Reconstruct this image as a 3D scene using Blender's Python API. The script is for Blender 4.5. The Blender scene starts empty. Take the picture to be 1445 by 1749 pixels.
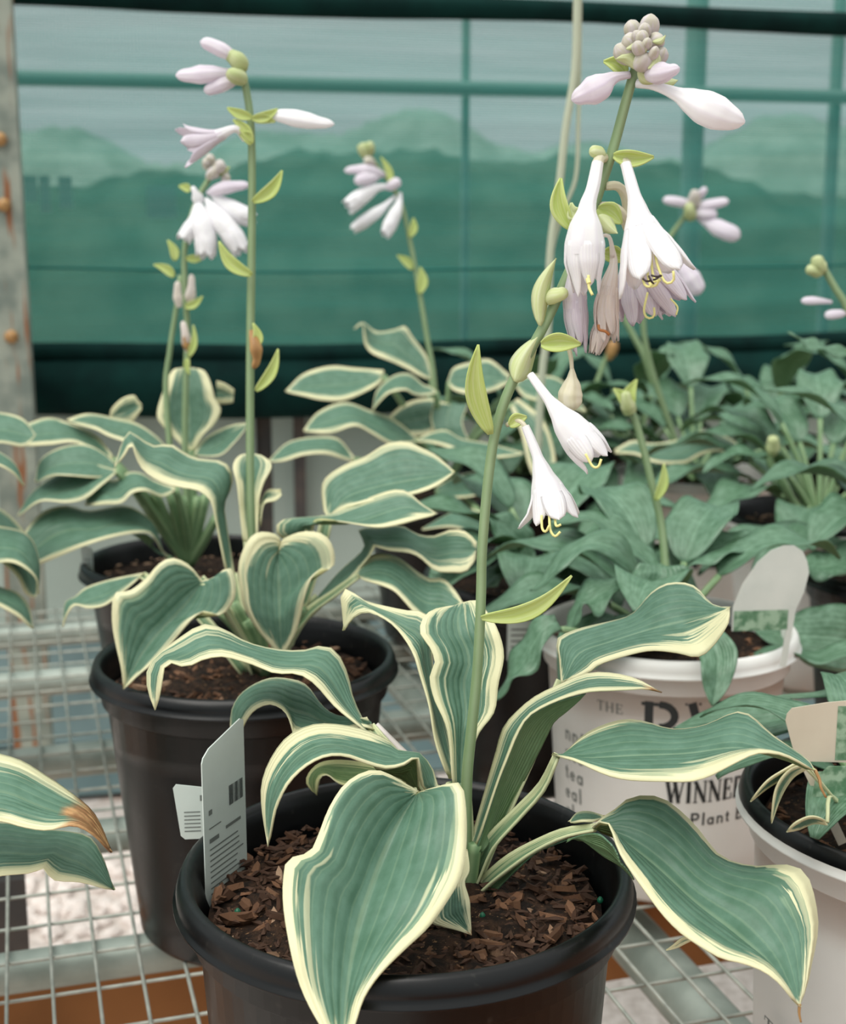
import bpy, math, random
from math import sin, cos, pi, radians, sqrt
from mathutils import Vector, Matrix
random.seed(7)
SC = bpy.context.scene
COL = SC.collection

# ------------------------------------------------------------------ camera, light, exposure
W, H, F = 1445.0, 1749.0, 2300.0
PITCH = radians(11.0)
CAMZ = 1.02                                   # camera height above the floor
cd = bpy.data.cameras.new('camera'); cam = bpy.data.objects.new('camera', cd); COL.objects.link(cam)
cd.sensor_fit = 'HORIZONTAL'; cd.sensor_width = 36.0; cd.lens = F / W * 36.0
cd.clip_start = 0.02; cd.clip_end = 200
cam.location = (0, 0, CAMZ); cam.rotation_euler = (pi / 2 - PITCH, 0, 0)
cd.dof.use_dof = True; cd.dof.focus_distance = 0.605; cd.dof.aperture_fstop = 15.0
SC.camera = cam

world = bpy.data.worlds.new('overcast_sky'); SC.world = world; world.use_nodes = True
wn = world.node_tree; wn.nodes.clear()
wo = wn.nodes.new('ShaderNodeOutputWorld'); wb = wn.nodes.new('ShaderNodeBackground')
wt = wn.nodes.new('ShaderNodeTexCoord'); ws = wn.nodes.new('ShaderNodeSeparateXYZ')
wr = wn.nodes.new('ShaderNodeValToRGB')
wr.color_ramp.elements[0].position = 0.0; wr.color_ramp.elements[0].color = (0.50, 0.55, 0.56, 1)
wr.color_ramp.elements[1].position = 1.0; wr.color_ramp.elements[1].color = (1.0, 1.0, 0.98, 1)
wn.links.new(wt.outputs['Generated'], ws.inputs[0]); wn.links.new(ws.outputs[2], wr.inputs[0])
wn.links.new(wr.outputs[0], wb.inputs[0]); wb.inputs[1].default_value = 1.22
wn.links.new(wb.outputs[0], wo.inputs[0])

sd = bpy.data.lights.new('hazy_sun', 'SUN'); sd.energy = 2.3; sd.angle = radians(48); sd.color = (1.0, 0.97, 0.9)
sun = bpy.data.objects.new('hazy_sun', sd); COL.objects.link(sun)
sun.rotation_euler = (radians(22), radians(-20), 0)      # high, from behind the camera and a little left

SC.view_settings.view_transform = 'Standard'; SC.view_settings.look = 'None'
SC.view_settings.gamma = 1.0; SC.view_settings.use_curve_mapping = False
SC.view_settings.exposure = 0.1

# ------------------------------------------------------------------ helpers
CP, SP = cos(PITCH), sin(PITCH)
def P(x, y, Y):
    """the point at depth Y (metres in front of the camera) seen at photo pixel x, y"""
    a = (x - W / 2) / F; b = (y - H / 2) / F
    d = Vector((a, CP - b * SP, -SP - b * CP))
    s = Y / d.y
    return Vector((d.x * s, Y, CAMZ + d.z * s))
def onz(x, y, z):
    a = (x - W / 2) / F; b = (y - H / 2) / F
    d = Vector((a, CP - b * SP, -SP - b * CP)); s = (z - CAMZ) / d.z
    return Vector((d.x * s, d.y * s, z))
def px(v): return v / F                                   # times distance
def pts(s): return [tuple(float(c) for c in p.split(',')) for p in s.split()]
def lin(r, g, b):
    f = lambda c: (c / 255 / 12.92) if c / 255 <= 0.04045 else ((c / 255 + 0.055) / 1.055) ** 2.4
    return (f(r), f(g), f(b), 1)
def interp(lst, t):
    if not isinstance(lst, (list, tuple)): return lst
    k = len(lst) - 1
    if k == 0: return lst[0]
    x = min(max(t, 0), 1) * k; i = min(int(x), k - 1); f = x - i
    f = f * f * (3 - 2 * f) * 0.3 + f * 0.7
    return lst[i] * (1 - f) + lst[i + 1] * f
def cr(P_, n):
    """Catmull-Rom through points of any dimension, resampled to n points even in length"""
    p = [Vector(q) if len(q) > 1 else q for q in P_]
    if len(p) == 2: return [p[0].lerp(p[1], i / (n - 1)) for i in range(n)]
    e = [2 * p[0] - p[1]] + p + [2 * p[-1] - p[-2]]
    dense = []
    for i in range(1, len(e) - 2):
        a, b, c, d = e[i - 1], e[i], e[i + 1], e[i + 2]
        for k in range(12):
            t = k / 12
            dense.append(0.5 * (2 * b + (c - a) * t + (2 * a - 5 * b + 4 * c - d) * t * t + (3 * b - a - 3 * c + d) * t ** 3))
    dense.append(p[-1])
    acc = [0]
    for i in range(1, len(dense)): acc.append(acc[-1] + (dense[i] - dense[i - 1]).length)
    out = []; j = 0
    for i in range(n):
        s = acc[-1] * i / (n - 1)
        while j < len(acc) - 2 and acc[j + 1] < s: j += 1
        f = (s - acc[j]) / max(acc[j + 1] - acc[j], 1e-9)
        out.append(dense[j].lerp(dense[j + 1], min(max(f, 0), 1)))
    return out

ROOT = {}
def thing(name, label, cat, loc=(0, 0, 0), group=None):
    o = bpy.data.objects.new(name, None); COL.objects.link(o); o.location = loc; o.empty_display_size = 0.02
    o['label'] = label; o['category'] = cat
    if group: o['group'] = group
    ROOT[o.name] = Vector(loc); return o
class MB:
    """collects vertices, faces, uvs and point attributes of one mesh"""
    def __init__(s): s.v = []; s.f = []; s.uv = []; s.mi = []; s.em = []; s.br = []
    def add(s, verts, faces, uvs=None, mi=0, em=None, br=None):
        o = len(s.v); s.v += [Vector(q) for q in verts]
        s.uv += uvs if uvs else [(0, 0)] * len(verts)
        s.em += em if em else [9.0] * len(verts); s.br += br if br else [0.0] * len(verts)
        for i, f in enumerate(faces):
            s.f.append(tuple(o + k for k in f)); s.mi.append(mi if isinstance(mi, int) else mi[i])
    def mesh(s, name, mats, off=Vector((0, 0, 0)), smooth=True):
        me = bpy.data.meshes.new(name)
        me.from_pydata([q - off for q in s.v], [], s.f)
        for m in (mats if isinstance(mats, (list, tuple)) else [mats]): me.materials.append(m)
        me.polygons.foreach_set('material_index', s.mi)
        me.polygons.foreach_set('use_smooth', [smooth] * len(s.f))
        ul = me.uv_layers.new(name='UVMap')
        for l in me.loops: ul.data[l.index].uv = s.uv[l.vertex_index]
        a = me.attributes.new('em', 'FLOAT', 'POINT'); a.data.foreach_set('value', s.em)
        b = me.attributes.new('brown', 'FLOAT', 'POINT'); b.data.foreach_set('value', s.br)
        me.update(); return me
def link(name, me, parent=None, label=None, kind=None):
    o = bpy.data.objects.new(name, me); COL.objects.link(o)
    if parent is not None: o.parent = parent; ROOT[o.name] = ROOT.get(parent.name, Vector((0, 0, 0)))
    if label: o['label'] = label
    if kind: o['kind'] = kind
    return o
def part(name, mb, mats, parent=None, label=None, kind=None, smooth=True):
    off = ROOT.get(parent.name, Vector((0, 0, 0))) if parent is not None else Vector((0, 0, 0))
    return link(name, mb.mesh(name, mats, off, smooth), parent, label, kind)
def top(o, label, cat, group=None):
    o['label'] = label; o['category'] = cat
    if group: o['group'] = group
    return o

def frames(path):
    T = []
    for i in range(len(path)):
        a = path[max(i - 1, 0)]; b = path[min(i + 1, len(path) - 1)]
        T.append((b - a).normalized())
    r = Vector((0, 0, 1)) if abs(T[0].z) < 0.8 else Vector((1, 0, 0))
    N = (r - T[0] * r.dot(T[0])).normalized(); out = []
    for t in T:
        N = (N - t * N.dot(t)).normalized(); out.append((t, N, t.cross(N)))
    return out
def tube(mb, path, rad, seg=10, ridge=0.0, nr=6, cap=True, flat=1.0, mi=0, twist=0.0):
    fr = frames(path); n = len(path); vs = []; uv = []; fs = []
    for i in range(n):
        t, N, B = fr[i]; r = interp(rad, i / (n - 1))
        for k in range(seg):
            a = 2 * pi * k / seg + twist * i / (n - 1)
            rr = r * (1 + ridge * cos(nr * a))
            vs.append(path[i] + N * cos(a) * rr * flat + B * sin(a) * rr); uv.append((k / seg, i / (n - 1)))
    for i in range(n - 1):
        for k in range(seg):
            k2 = (k + 1) % seg
            fs.append((i * seg + k, i * seg + k2, (i + 1) * seg + k2, (i + 1) * seg + k))
    if cap:
        fs.append(tuple(range(seg - 1, -1, -1))); fs.append(tuple((n - 1) * seg + k for k in range(seg)))
    mb.add(vs, fs, uv, mi)
def grid_normals(G):
    n, m = len(G), len(G[0]); N = []
    for i in range(n):
        row = []
        for j in range(m):
            a = G[min(i + 1, n - 1)][j] - G[max(i - 1, 0)][j]
            b = G[i][min(j + 1, m - 1)] - G[i][max(j - 1, 0)]
            c = a.cross(b)
            row.append(c.normalized() if c.length > 1e-12 else None)
        N.append(row)
    for i in range(n):
        for j in range(m):
            if N[i][j] is None:
                for q in list(range(i, n)) + list(range(i, -1, -1)):
                    k = N[q][m // 2]
                    if k is not None: N[i][j] = k; break
                if N[i][j] is None: N[i][j] = Vector((0, 0, 1))
    return N
def sheet(mb, G, th=0.0007, em=None, br=None, flip=False, two=True):
    """a thin solid from a grid of points: upper face slot 0, underside slot 1"""
    n, m = len(G), len(G[0]); N = grid_normals(G)
    mid = Vector((0, 0, 0)); c = G[n // 2][m // 2]; nn = N[n // 2][m // 2]
    s = 1.0 if nn.dot(Vector((0, 0, CAMZ)) - c) > 0 else -1.0
    if flip: s = -s
    vt = [G[i][j] for i in range(n) for j in range(m)]
    vb = [G[i][j] - N[i][j] * s * th for i in range(n) for j in range(m)]
    uv = [(j / (m - 1), i / (n - 1)) for i in range(n) for j in range(m)]
    e = [em[i][j] for i in range(n) for j in range(m)] if em else [9.0] * (n * m)
    b = [br[i][j] for i in range(n) for j in range(m)] if br else [0.0] * (n * m)
    fs = []; mi = []; K = n * m
    for i in range(n - 1):
        for j in range(m - 1):
            q = (i * m + j, (i + 1) * m + j, (i + 1) * m + j + 1, i * m + j + 1)
            if s < 0: q = q[::-1]
            fs.append(q); mi.append(0); fs.append(tuple(K + k for k in q[::-1])); mi.append(1)
    ring = [i * m for i in range(n)] + [(n - 1) * m + j for j in range(1, m)] + [i * m + m - 1 for i in range(n - 2, -1, -1)] + [j for j in range(m - 2, 0, -1)]
    for k in range(len(ring)):
        a, b2 = ring[k], ring[(k + 1) % len(ring)]
        q = (a, K + a, K + b2, b2)
        if s < 0: q = q[::-1]
        fs.append(q); mi.append(0)
    mb.add(vt + vb, fs, uv + uv, mi, e + e, b + b)
def lathe(mb, prof, c, seg=64, mi=0):
    vs = []; uv = []; fs = []; n = len(prof)
    for i, (r, z) in enumerate(prof):
        for k in range(seg):
            a = 2 * pi * k / seg; vs.append(Vector((c[0] + r * cos(a), c[1] + r * sin(a), z))); uv.append((k / seg, i / (n - 1)))
    for i in range(n - 1):
        for k in range(seg):
            k2 = (k + 1) % seg; fs.append((i * seg + k, i * seg + k2, (i + 1) * seg + k2, (i + 1) * seg + k))
    mb.add(vs, fs, uv, mi)
def box(mb, c, sx, sy, sz, ax=None, ay=None):
    ax = ax or Vector((1, 0, 0)); ay = ay or Vector((0, 1, 0)); az = ax.cross(ay); c = Vector(c)
    v = [c + ax * sx / 2 * i + ay * sy / 2 * j + az * sz / 2 * k for k in (-1, 1) for j in (-1, 1) for i in (-1, 1)]
    mb.add(v, [(0, 2, 3, 1), (4, 5, 7, 6), (0, 1, 5, 4), (2, 6, 7, 3), (0, 4, 6, 2), (1, 3, 7, 5)])

# ------------------------------------------------------------------ materials
class NT:
    def __init__(s, name):
        s.m = bpy.data.materials.new(name); s.m.use_nodes = True; s.t = s.m.node_tree; s.t.nodes.clear()
        s.out = s.n('ShaderNodeOutputMaterial')
    def n(s, typ, **kw):
        q = s.t.nodes.new(typ)
        for k, v in kw.items(): setattr(q, k, v)
        return q
    def l(s, a, b): s.t.links.new(a, b)
    def setv(s, sock, v):
        if hasattr(v, 'is_output') or isinstance(v, bpy.types.NodeSocket): s.l(v, sock)
        else: sock.default_value = v
    def math(s, op, a, b=0.0, c=0.0, clamp=False):
        q = s.n('ShaderNodeMath', operation=op, use_clamp=clamp)
        for i, v in enumerate((a, b, c)): s.setv(q.inputs[i], v)
        return q.outputs[0]
    def mix(s, f, a, b):
        q = s.n('ShaderNodeMix', data_type='RGBA'); s.setv(q.inputs[0], f); s.setv(q.inputs[6], a); s.setv(q.inputs[7], b); return q.outputs[2]
    def step(s, v, lo, hi):
        q = s.n('ShaderNodeMapRange', interpolation_type='SMOOTHSTEP'); s.setv(q.inputs[0], v); q.inputs[1].default_value = lo; q.inputs[2].default_value = hi; return q.outputs[0]
    def uv(s):
        q = s.n('ShaderNodeUVMap'); r = s.n('ShaderNodeSeparateXYZ'); s.l(q.outputs[0], r.inputs[0]); return r.outputs[0], r.outputs[1]
    def vec(s, x, y, z):
        q = s.n('ShaderNodeCombineXYZ')
        for i, v in enumerate((x, y, z)): s.setv(q.inputs[i], v)
        return q.outputs[0]
    def noise(s, v, scale=5.0, detail=2.0, rough=0.5):
        q = s.n('ShaderNodeTexNoise'); s.l(v, q.inputs['Vector']); q.inputs['Scale'].default_value = scale; q.inputs['Detail'].default_value = detail; q.inputs['Roughness'].default_value = rough; return q.outputs[0]
    def obj(s): return s.n('ShaderNodeTexCoord').outputs['Object']
    def rnd(s): return s.n('ShaderNodeObjectInfo').outputs['Random']
    def attr(s, nm): return s.n('ShaderNodeAttribute', attribute_name=nm).outputs['Fac']
    def bump(s, h, strength, dist):
        q = s.n('ShaderNodeBump'); s.l(h, q.inputs['Height']); q.inputs['Strength'].default_value = strength; q.inputs['Distance'].default_value = dist; return q.outputs[0]
    def bsdf(s, col, rough=0.5, spec=0.5, metal=0.0, normal=None, trans=0.0, tcol=None):
        q = s.n('ShaderNodeBsdfPrincipled'); s.setv(q.inputs['Base Color'], col); s.setv(q.inputs['Roughness'], rough)
        q.inputs['Specular IOR Level'].default_value = spec; q.inputs['Metallic'].default_value = metal
        if normal is not None: s.l(normal, q.inputs['Normal'])
        o = q.outputs[0]
        if trans > 0:
            t = s.n('ShaderNodeBsdfTranslucent'); s.setv(t.inputs[0], tcol if tcol is not None else col)
            x = s.n('ShaderNodeMixShader'); x.inputs[0].default_value = trans; s.l(o, x.inputs[1]); s.l(t.outputs[0], x.inputs[2]); o = x.outputs[0]
        s.l(o, s.out.inputs[0]); return q

def leaf_mat(name, centre, dark, cream, pale, trans=0.18, margin=True, rough=0.42, vein=1.0):
    t = NT(name); u, v = t.uv(); r = t.rnd(); em = t.attr('em'); br = t.attr('brown')
    ro = t.math('MULTIPLY', r, 37.0)
    st = t.noise(t.vec(t.math('ADD', t.math('MULTIPLY', u, 34.0), ro), t.math('MULTIPLY', v, 1.6), ro), 1.0, 2.5, 0.6)
    lo = t.noise(t.vec(t.math('MULTIPLY', u, 4.0), t.math('MULTIPLY', v, 5.0), ro), 1.0, 1.0)
    mott = t.noise(t.vec(t.math('MULTIPLY', u, 5.0), t.math('MULTIPLY', v, 7.0), ro), 2.0, 4.0)
    fine = t.noise(t.vec(t.math('MULTIPLY', u, 40.0), t.math('MULTIPLY', v, 50.0), ro), 2.0, 2.0)
    # veins: parallel ribs gathered at both ends of the blade
    vs = t.math('SINE', t.math('MULTIPLY', u, 2 * pi * 12.0))
    vl = t.step(vs, 0.80, 1.0)
    c = t.mix(t.step(mott, 0.2, 0.85), dark, centre)
    c = t.mix(t.math('MULTIPLY', vl, 0.17 * vein), c, pale)
    c = t.mix(t.math('MULTIPLY', t.step(fine, 0.55, 0.8), 0.30), c, dark)
    midl = t.math('SUBTRACT', 1.0, t.step(t.math('ABSOLUTE', t.math('SUBTRACT', u, 0.5)), 0.004, 0.022))
    c = t.mix(t.math('MULTIPLY', midl, 0.35), c, pale)
    if margin:
        v2 = t.math('ADD', em, t.math('ADD', t.math('MULTIPLY', t.math('SUBTRACT', st, 0.5), 2.8), t.math('MULTIPLY', t.math('SUBTRACT', lo, 0.5), 1.2)))
        st2 = t.noise(t.vec(t.math('ADD', t.math('MULTIPLY', u, 22.0), 9.0), t.math('MULTIPLY', v, 1.3), ro), 1.0, 1.5, 0.5)
        v3 = t.math('ADD', em, t.math('MULTIPLY', t.math('SUBTRACT', st2, 0.5), 3.6))
        f1 = t.math('SUBTRACT', 1.0, t.step(v3, 0.95, 1.25))
        c = t.mix(t.math('MULTIPLY', f1, 0.55), c, pale)
        f2 = t.math('SUBTRACT', 1.0, t.step(v2, 0.92, 1.08))
        # the very edge is always cream
        f3 = t.math('SUBTRACT', 1.0, t.step(em, 0.25, 0.45))
        st4 = t.noise(t.vec(t.math('ADD', t.math('MULTIPLY', u, 17.0), 3.3), t.math('MULTIPLY', v, 0.8), ro), 1.0, 1.0, 0.5)
        f4 = t.math('SUBTRACT', 1.0, t.step(t.math('ADD', em, t.math('MULTIPLY', t.math('SUBTRACT', st4, 0.5), 6.5)), 0.9, 1.3))
        c = t.mix(t.math('MULTIPLY', f4, 0.5), c, cream)
        c = t.mix(t.math('MAXIMUM', f2, f3), c, cream)
    c = t.mix(br, c, t.mix(t.step(mott, 0.4, 0.65), lin(150, 108, 70), lin(196, 154, 106)))
    h = t.math('ADD', t.math('MULTIPLY', vs, -0.5), t.math('MULTIPLY', fine, 0.3))
    nb = t.bump(h, 0.30 * vein, 0.0010)
    t.bsdf(c, rough, 0.35 if margin else 0.55, 0, nb, trans); return t.m
LIME = lin(150, 178, 92)
M = {}
M['leaf'] = leaf_mat('variegated_leaf', lin(103, 139, 119), lin(82, 118, 96), lin(228, 225, 184), lin(158, 182, 148), vein=1.0)
M['leaf_under'] = leaf_mat('variegated_leaf_underside', lin(124, 150, 98), lin(102, 132, 84), lin(222, 222, 164), lin(158, 182, 124), 0.25, True, 0.5, 1.3)
M['green'] = leaf_mat('green_leaf', lin(118, 154, 128), lin(76, 114, 84), lin(150, 185, 140), lin(150, 188, 160), 0.2, False, 0.32, 1.0)
M['green_under'] = leaf_mat('green_leaf_underside', lin(124, 154, 112), lin(104, 138, 94), lin(130, 165, 110), lin(140, 170, 120), 0.25, False, 0.5, 1.2)
M['chan'] = leaf_mat('petiole_channel', lin(122, 152, 118), lin(104, 136, 104), lin(206, 212, 168), lin(160, 184, 142), 0.12, True, 0.45, 0.6)
M['chan_under'] = leaf_mat('petiole_underside', lin(128, 158, 116), lin(108, 140, 98), lin(206, 212, 168), lin(166, 188, 144), 0.12, True, 0.45, 0.8)
def stem_mat(name, a, b, stripes=5, trans=0.0, edge=None):
    t = NT(name); u, v = t.uv(); s = t.math('SINE', t.math('MULTIPLY', u, 2 * pi * stripes))
    n = t.noise(t.obj(), 60.0, 3.0)
    c = t.mix(t.math('MULTIPLY', t.math('ADD', t.math('MULTIPLY', s, 0.5), n), 0.6, clamp=True), a, b)
    t.bsdf(c, 0.45, 0.35, 0, t.bump(s, 0.15, 0.0006), trans); return t.m
M['petiole'] = stem_mat('petiole_green', lin(104, 136, 96), lin(156, 178, 134), 4)
M['stalk'] = stem_mat('stalk_green', lin(122, 146, 104), lin(154, 175, 138), 3)
M['stalk_olive'] = stem_mat('stalk_olive', lin(110, 130, 76), lin(130, 150, 92), 3)
M['dry'] = stem_mat('dried_petiole', lin(190, 182, 176), lin(214, 206, 204), 4)
M['brown'] = stem_mat('dried_brown', lin(150, 112, 70), lin(190, 150, 96), 3)
def petal_mat(name, a, b, c2, stripes=8, trans=0.3):
    t = NT(name); u, v = t.uv(); s = t.math('SINE', t.math('MULTIPLY', u, 2 * pi * stripes))
    n = t.noise(t.vec(t.math('MULTIPLY', u, 12.0), t.math('MULTIPLY', v, 2.0), t.math('MULTIPLY', t.rnd(), 20)), 1.0, 3.0)
    c = t.mix(t.step(n, 0.35, 0.65), a, b); c = t.mix(t.math('MULTIPLY', t.step(s, 0.3, 1.0), 0.35), c, c2)
    t.bsdf(c, 0.5, 0.3, 0, t.bump(s, 0.18, 0.0006), trans); return t.m
M['petal'] = petal_mat('white_petal', lin(250, 249, 252), lin(252, 252, 252), lin(240, 235, 245))
M['lilac'] = petal_mat('lilac_petal', lin(234, 226, 236), lin(242, 237, 243), lin(216, 204, 224), 8, 0.35)
M['withered'] = petal_mat('withered_petal', lin(246, 238, 230), lin(248, 241, 240), lin(228, 210, 192), 10, 0.5)
M['bud'] = petal_mat('closed_bud', lin(200, 196, 178), lin(208, 200, 202), lin(180, 176, 152), 3, 0.12)
M['bud_green'] = petal_mat('green_bud', lin(184, 196, 140), lin(198, 206, 160), lin(160, 176, 112), 3, 0.12)
M['cream_bud'] = petal_mat('cream_bud', lin(226, 220, 190), lin(232, 226, 204), lin(206, 198, 170), 6, 0.2)
M['bract'] = petal_mat('bract_lime', lin(214, 224, 164), lin(224, 230, 188), lin(230, 234, 204), 3, 0.3)
M['bract_in'] = petal_mat('bract_inside', lin(206, 222, 132), lin(218, 228, 158), lin(228, 234, 188), 3, 0.35)
def plain(name, col, rough=0.5, spec=0.4, metal=0.0, trans=0.0, var=0.0, sc=30.0, col2=None, bumpd=0.0):
    t = NT(name); n = t.noise(t.obj(), sc, 4.0)
    c = t.mix(t.step(n, 0.5 - var, 0.5 + var) if var else 0.0, col, col2 or col)
    t.bsdf(c, rough, spec, metal, t.bump(n, 0.3, bumpd) if bumpd else None, trans); return t.m
M['style'] = plain('style_yellow', lin(232, 226, 150)); M['anther'] = plain('anther_dark', lin(52, 40, 40)); M['anther_o'] = plain('anther_orange', lin(150, 92, 44))
def pot_black():
    t = NT('black_plastic'); o = t.obj(); n = t.noise(o, 14.0, 5.0, 0.65); n2 = t.noise(o, 160.0, 3.0)
    c = t.mix(t.step(n, 0.52, 0.8), lin(6, 8, 9), lin(20, 24, 25)); c = t.mix(t.math('MULTIPLY', t.step(n2, 0.62, 0.8), 0.14), c, lin(100, 98, 90))
    t.bsdf(c, t.math('MULTIPLY_ADD', n, 0.35, 0.16), 0.36, 0, t.bump(n2, 0.1, 0.0006)); return t.m
M['pot'] = pot_black()
M['pot_white'] = plain('white_plastic', lin(226, 226, 222), 0.42, 0.45, 0, 0, 0.3, 9.0, lin(206, 206, 200))
def soil_mat(name, a, b, c3):
    t = NT(name); o = t.obj(); n = t.noise(o, 120.0, 6.0, 0.7); n2 = t.noise(o, 420.0, 3.0)
    c = t.mix(t.step(n, 0.4, 0.66), a, b); c = t.mix(t.step(n2, 0.62, 0.72), c, c3)
    t.bsdf(c, 0.85, 0.2, 0, t.bump(n, 0.9, 0.004)); return t.m
M['soil'] = soil_mat('potting_soil', lin(26, 19, 15), lin(62, 44, 32), lin(120, 92, 66))
def bark():
    t = NT('bark'); r = t.rnd(); n = t.noise(t.obj(), 90.0, 4.0)
    q = t.n('ShaderNodeValToRGB'); t.l(r, q.inputs[0]); e = q.color_ramp.elements
    e[0].color = lin(58, 40, 30); e[1].color = lin(196, 164, 136)
    for p_, cc in ((0.3, lin(92, 64, 46)), (0.55, lin(122, 88, 64)), (0.8, lin(142, 104, 78))):
        k = e.new(p_); k.color = cc
    c = t.mix(t.step(n, 0.4, 0.7), q.outputs[0], lin(70, 50, 38))
    t.bsdf(c, 0.75, 0.25, 0, t.bump(n, 0.5, 0.001)); return t.m
M['bark'] = bark()
M['bead'] = plain('fertiliser_bead', lin(24, 92, 66), 0.4)
M['tag'] = plain('label_white', lin(214, 224, 218), 0.4, 0.4, 0, 0.15, 0.3, 40, lin(204, 214, 208))
M['ink'] = plain('ink', lin(40, 44, 44), 0.6)
M['inkgrey'] = plain('ink_grey', lin(110, 116, 112), 0.6)
M['steel'] = plain('galvanised_pipe', lin(158, 168, 160), 0.55, 0.4, 0.25, 0, 0.25, 26, lin(128, 140, 132), 0.0004)
M['wire'] = plain('galvanised_wire', lin(178, 182, 172), 0.5, 0.4, 0.3, 0, 0.25, 60, lin(140, 146, 138))
M['darksteel'] = plain('dark_steel', lin(74, 74, 74), 0.6, 0.4, 0.2, 0, 0.2, 20, lin(96, 88, 82))
M['rust'] = plain('rusty_steel', lin(122, 132, 122), 0.65, 0.3, 0.0, 0, 0.06, 11, lin(150, 158, 146), 0.0006)
def rust():
    t = NT('rusty_post'); o = t.obj(); m = t.n('ShaderNodeMapping'); t.l(o, m.inputs[0]); m.inputs['Scale'].default_value = (60, 60, 5)
    n = t.noise(m.outputs[0], 1.0, 3.0); n2 = t.noise(o, 18.0, 4.0)
    c = t.mix(t.step(n2, 0.35, 0.65), lin(112, 122, 114), lin(150, 156, 144)); c = t.mix(t.step(n, 0.56, 0.66), c, lin(134, 90, 60))
    t.bsdf(c, 0.65, 0.3); return t.m
M['rust'] = rust()
M['timber'] = plain('brown_timber', lin(150, 104, 62), 0.7, 0.2, 0, 0, 0.3, 10, lin(118, 80, 46))
def cloth():
    t = NT('shade_cloth'); g = t.n('ShaderNodeTexCoord'); r = t.n('ShaderNodeSeparateXYZ'); t.l(g.outputs['UV'], r.inputs[0]); u, v = r.outputs[0], r.outputs[1]
    # knitted rows every 3.6 mm, columns every 5 mm (uv in metres)
    a = t.math('SINE', t.math('MULTIPLY', v, 2 * pi / 0.0040)); b = t.math('SINE', t.math('MULTIPLY', u, 2 * pi / 0.0056))
    n = t.noise(t.vec(t.math('MULTIPLY', u, 1.5), t.math('MULTIPLY', v, 26.0), 0.0), 1.0, 4.0, 0.65)
    n2 = t.noise(t.vec(t.math('MULTIPLY', u, 2.0), t.math('MULTIPLY', v, 240.0), 3.0), 1.0, 2.0, 0.6)
    op = t.math('ADD', t.math('MULTIPLY', a, 0.16), t.math('MULTIPLY', b, 0.06))
    op = t.math('ADD', op, t.math('MULTIPLY', t.math('SUBTRACT', n, 0.5), 0.30))
    op = t.math('ADD', op, t.math('MULTIPLY', t.math('SUBTRACT', n2, 0.5), 0.25))
    op = t.math('ADD', op, 0.60, clamp=True)
    d = t.n('ShaderNodeBsdfDiffuse'); d.inputs[0].default_value = lin(54, 122, 116)
    q = t.n('ShaderNodeBsdfTranslucent'); q.inputs[0].default_value = lin(58, 134, 128)
    m1 = t.n('ShaderNodeMixShader'); m1.inputs[0].default_value = 0.45; t.l(d.outputs[0], m1.inputs[1]); t.l(q.outputs[0], m1.inputs[2])
    tr = t.n('ShaderNodeBsdfTransparent'); tr.inputs[0].default_value = (0.93, 1.0, 0.98, 1)
    m2 = t.n('ShaderNodeMixShader'); t.l(op, m2.inputs[0]); t.l(tr.outputs[0], m2.inputs[1]); t.l(m1.outputs[0], m2.inputs[2])
    t.l(m2.outputs[0], t.out.inputs[0]); return t.m
M['cloth'] = cloth()
M['roll'] = plain('rolled_shade_cloth', lin(10, 46, 42), 0.85, 0.1, 0, 0, 0.3, 12, lin(5, 26, 25))
M['panel'] = plain('pale_sheet', lin(176, 192, 184), 0.45, 0.4, 0, 0, 0.3, 3, lin(154, 172, 164))
M['board'] = plain('teal_board', lin(128, 152, 154), 0.55, 0.4, 0, 0, 0.3, 5, lin(96, 122, 126))
def floor_mat():
    t = NT('gravel_floor'); o = t.obj(); n = t.noise(o, 60.0, 5.0, 0.7); n2 = t.noise(o, 2.2, 2.0)
    c = t.mix(t.step(n, 0.35, 0.65), lin(206, 194, 186), lin(240, 230, 224)); c = t.mix(t.step(n2, 0.52, 0.6), c, lin(176, 116, 74))
    s_ = t.n('ShaderNodeSeparateXYZ'); t.l(o, s_.inputs[0]); n3 = t.noise(o, 9.0, 3.0)
    k = t.math('MULTIPLY', t.step(t.math('ADD', s_.outputs[0], t.math('MULTIPLY', n3, 0.2)), 0.05, 0.18), t.math('SUBTRACT', 1.0, t.step(t.math('ADD', s_.outputs[1], t.math('MULTIPLY', n3, 0.2)), 1.45, 1.6)))
    c = t.mix(k, c, t.mix(t.step(n, 0.4, 0.62), lin(112, 66, 42), lin(186, 118, 78)))
    t.bsdf(c, 0.85, 0.2, 0, t.bump(n, 0.8, 0.01)); return t.m
M['floor'] = floor_mat()
M['stone'] = plain('pale_stone', lin(244, 234, 228), 0.8, 0.2, 0, 0, 0.3, 30, lin(216, 204, 198))
M['cord'] = plain('pale_cord', lin(206, 212, 190), 0.6, 0.2, 0, 0.3)
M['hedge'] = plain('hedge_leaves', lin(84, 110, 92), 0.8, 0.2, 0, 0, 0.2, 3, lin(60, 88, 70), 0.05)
M['soft_band'] = plain('softening_band', lin(150, 172, 160), 0.8, 0.2, 0, 0, 0.2, 2, lin(128, 152, 138), 0.05)
M['frame'] = plain('painted_frame', lin(136, 168, 160), 0.6)

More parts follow.
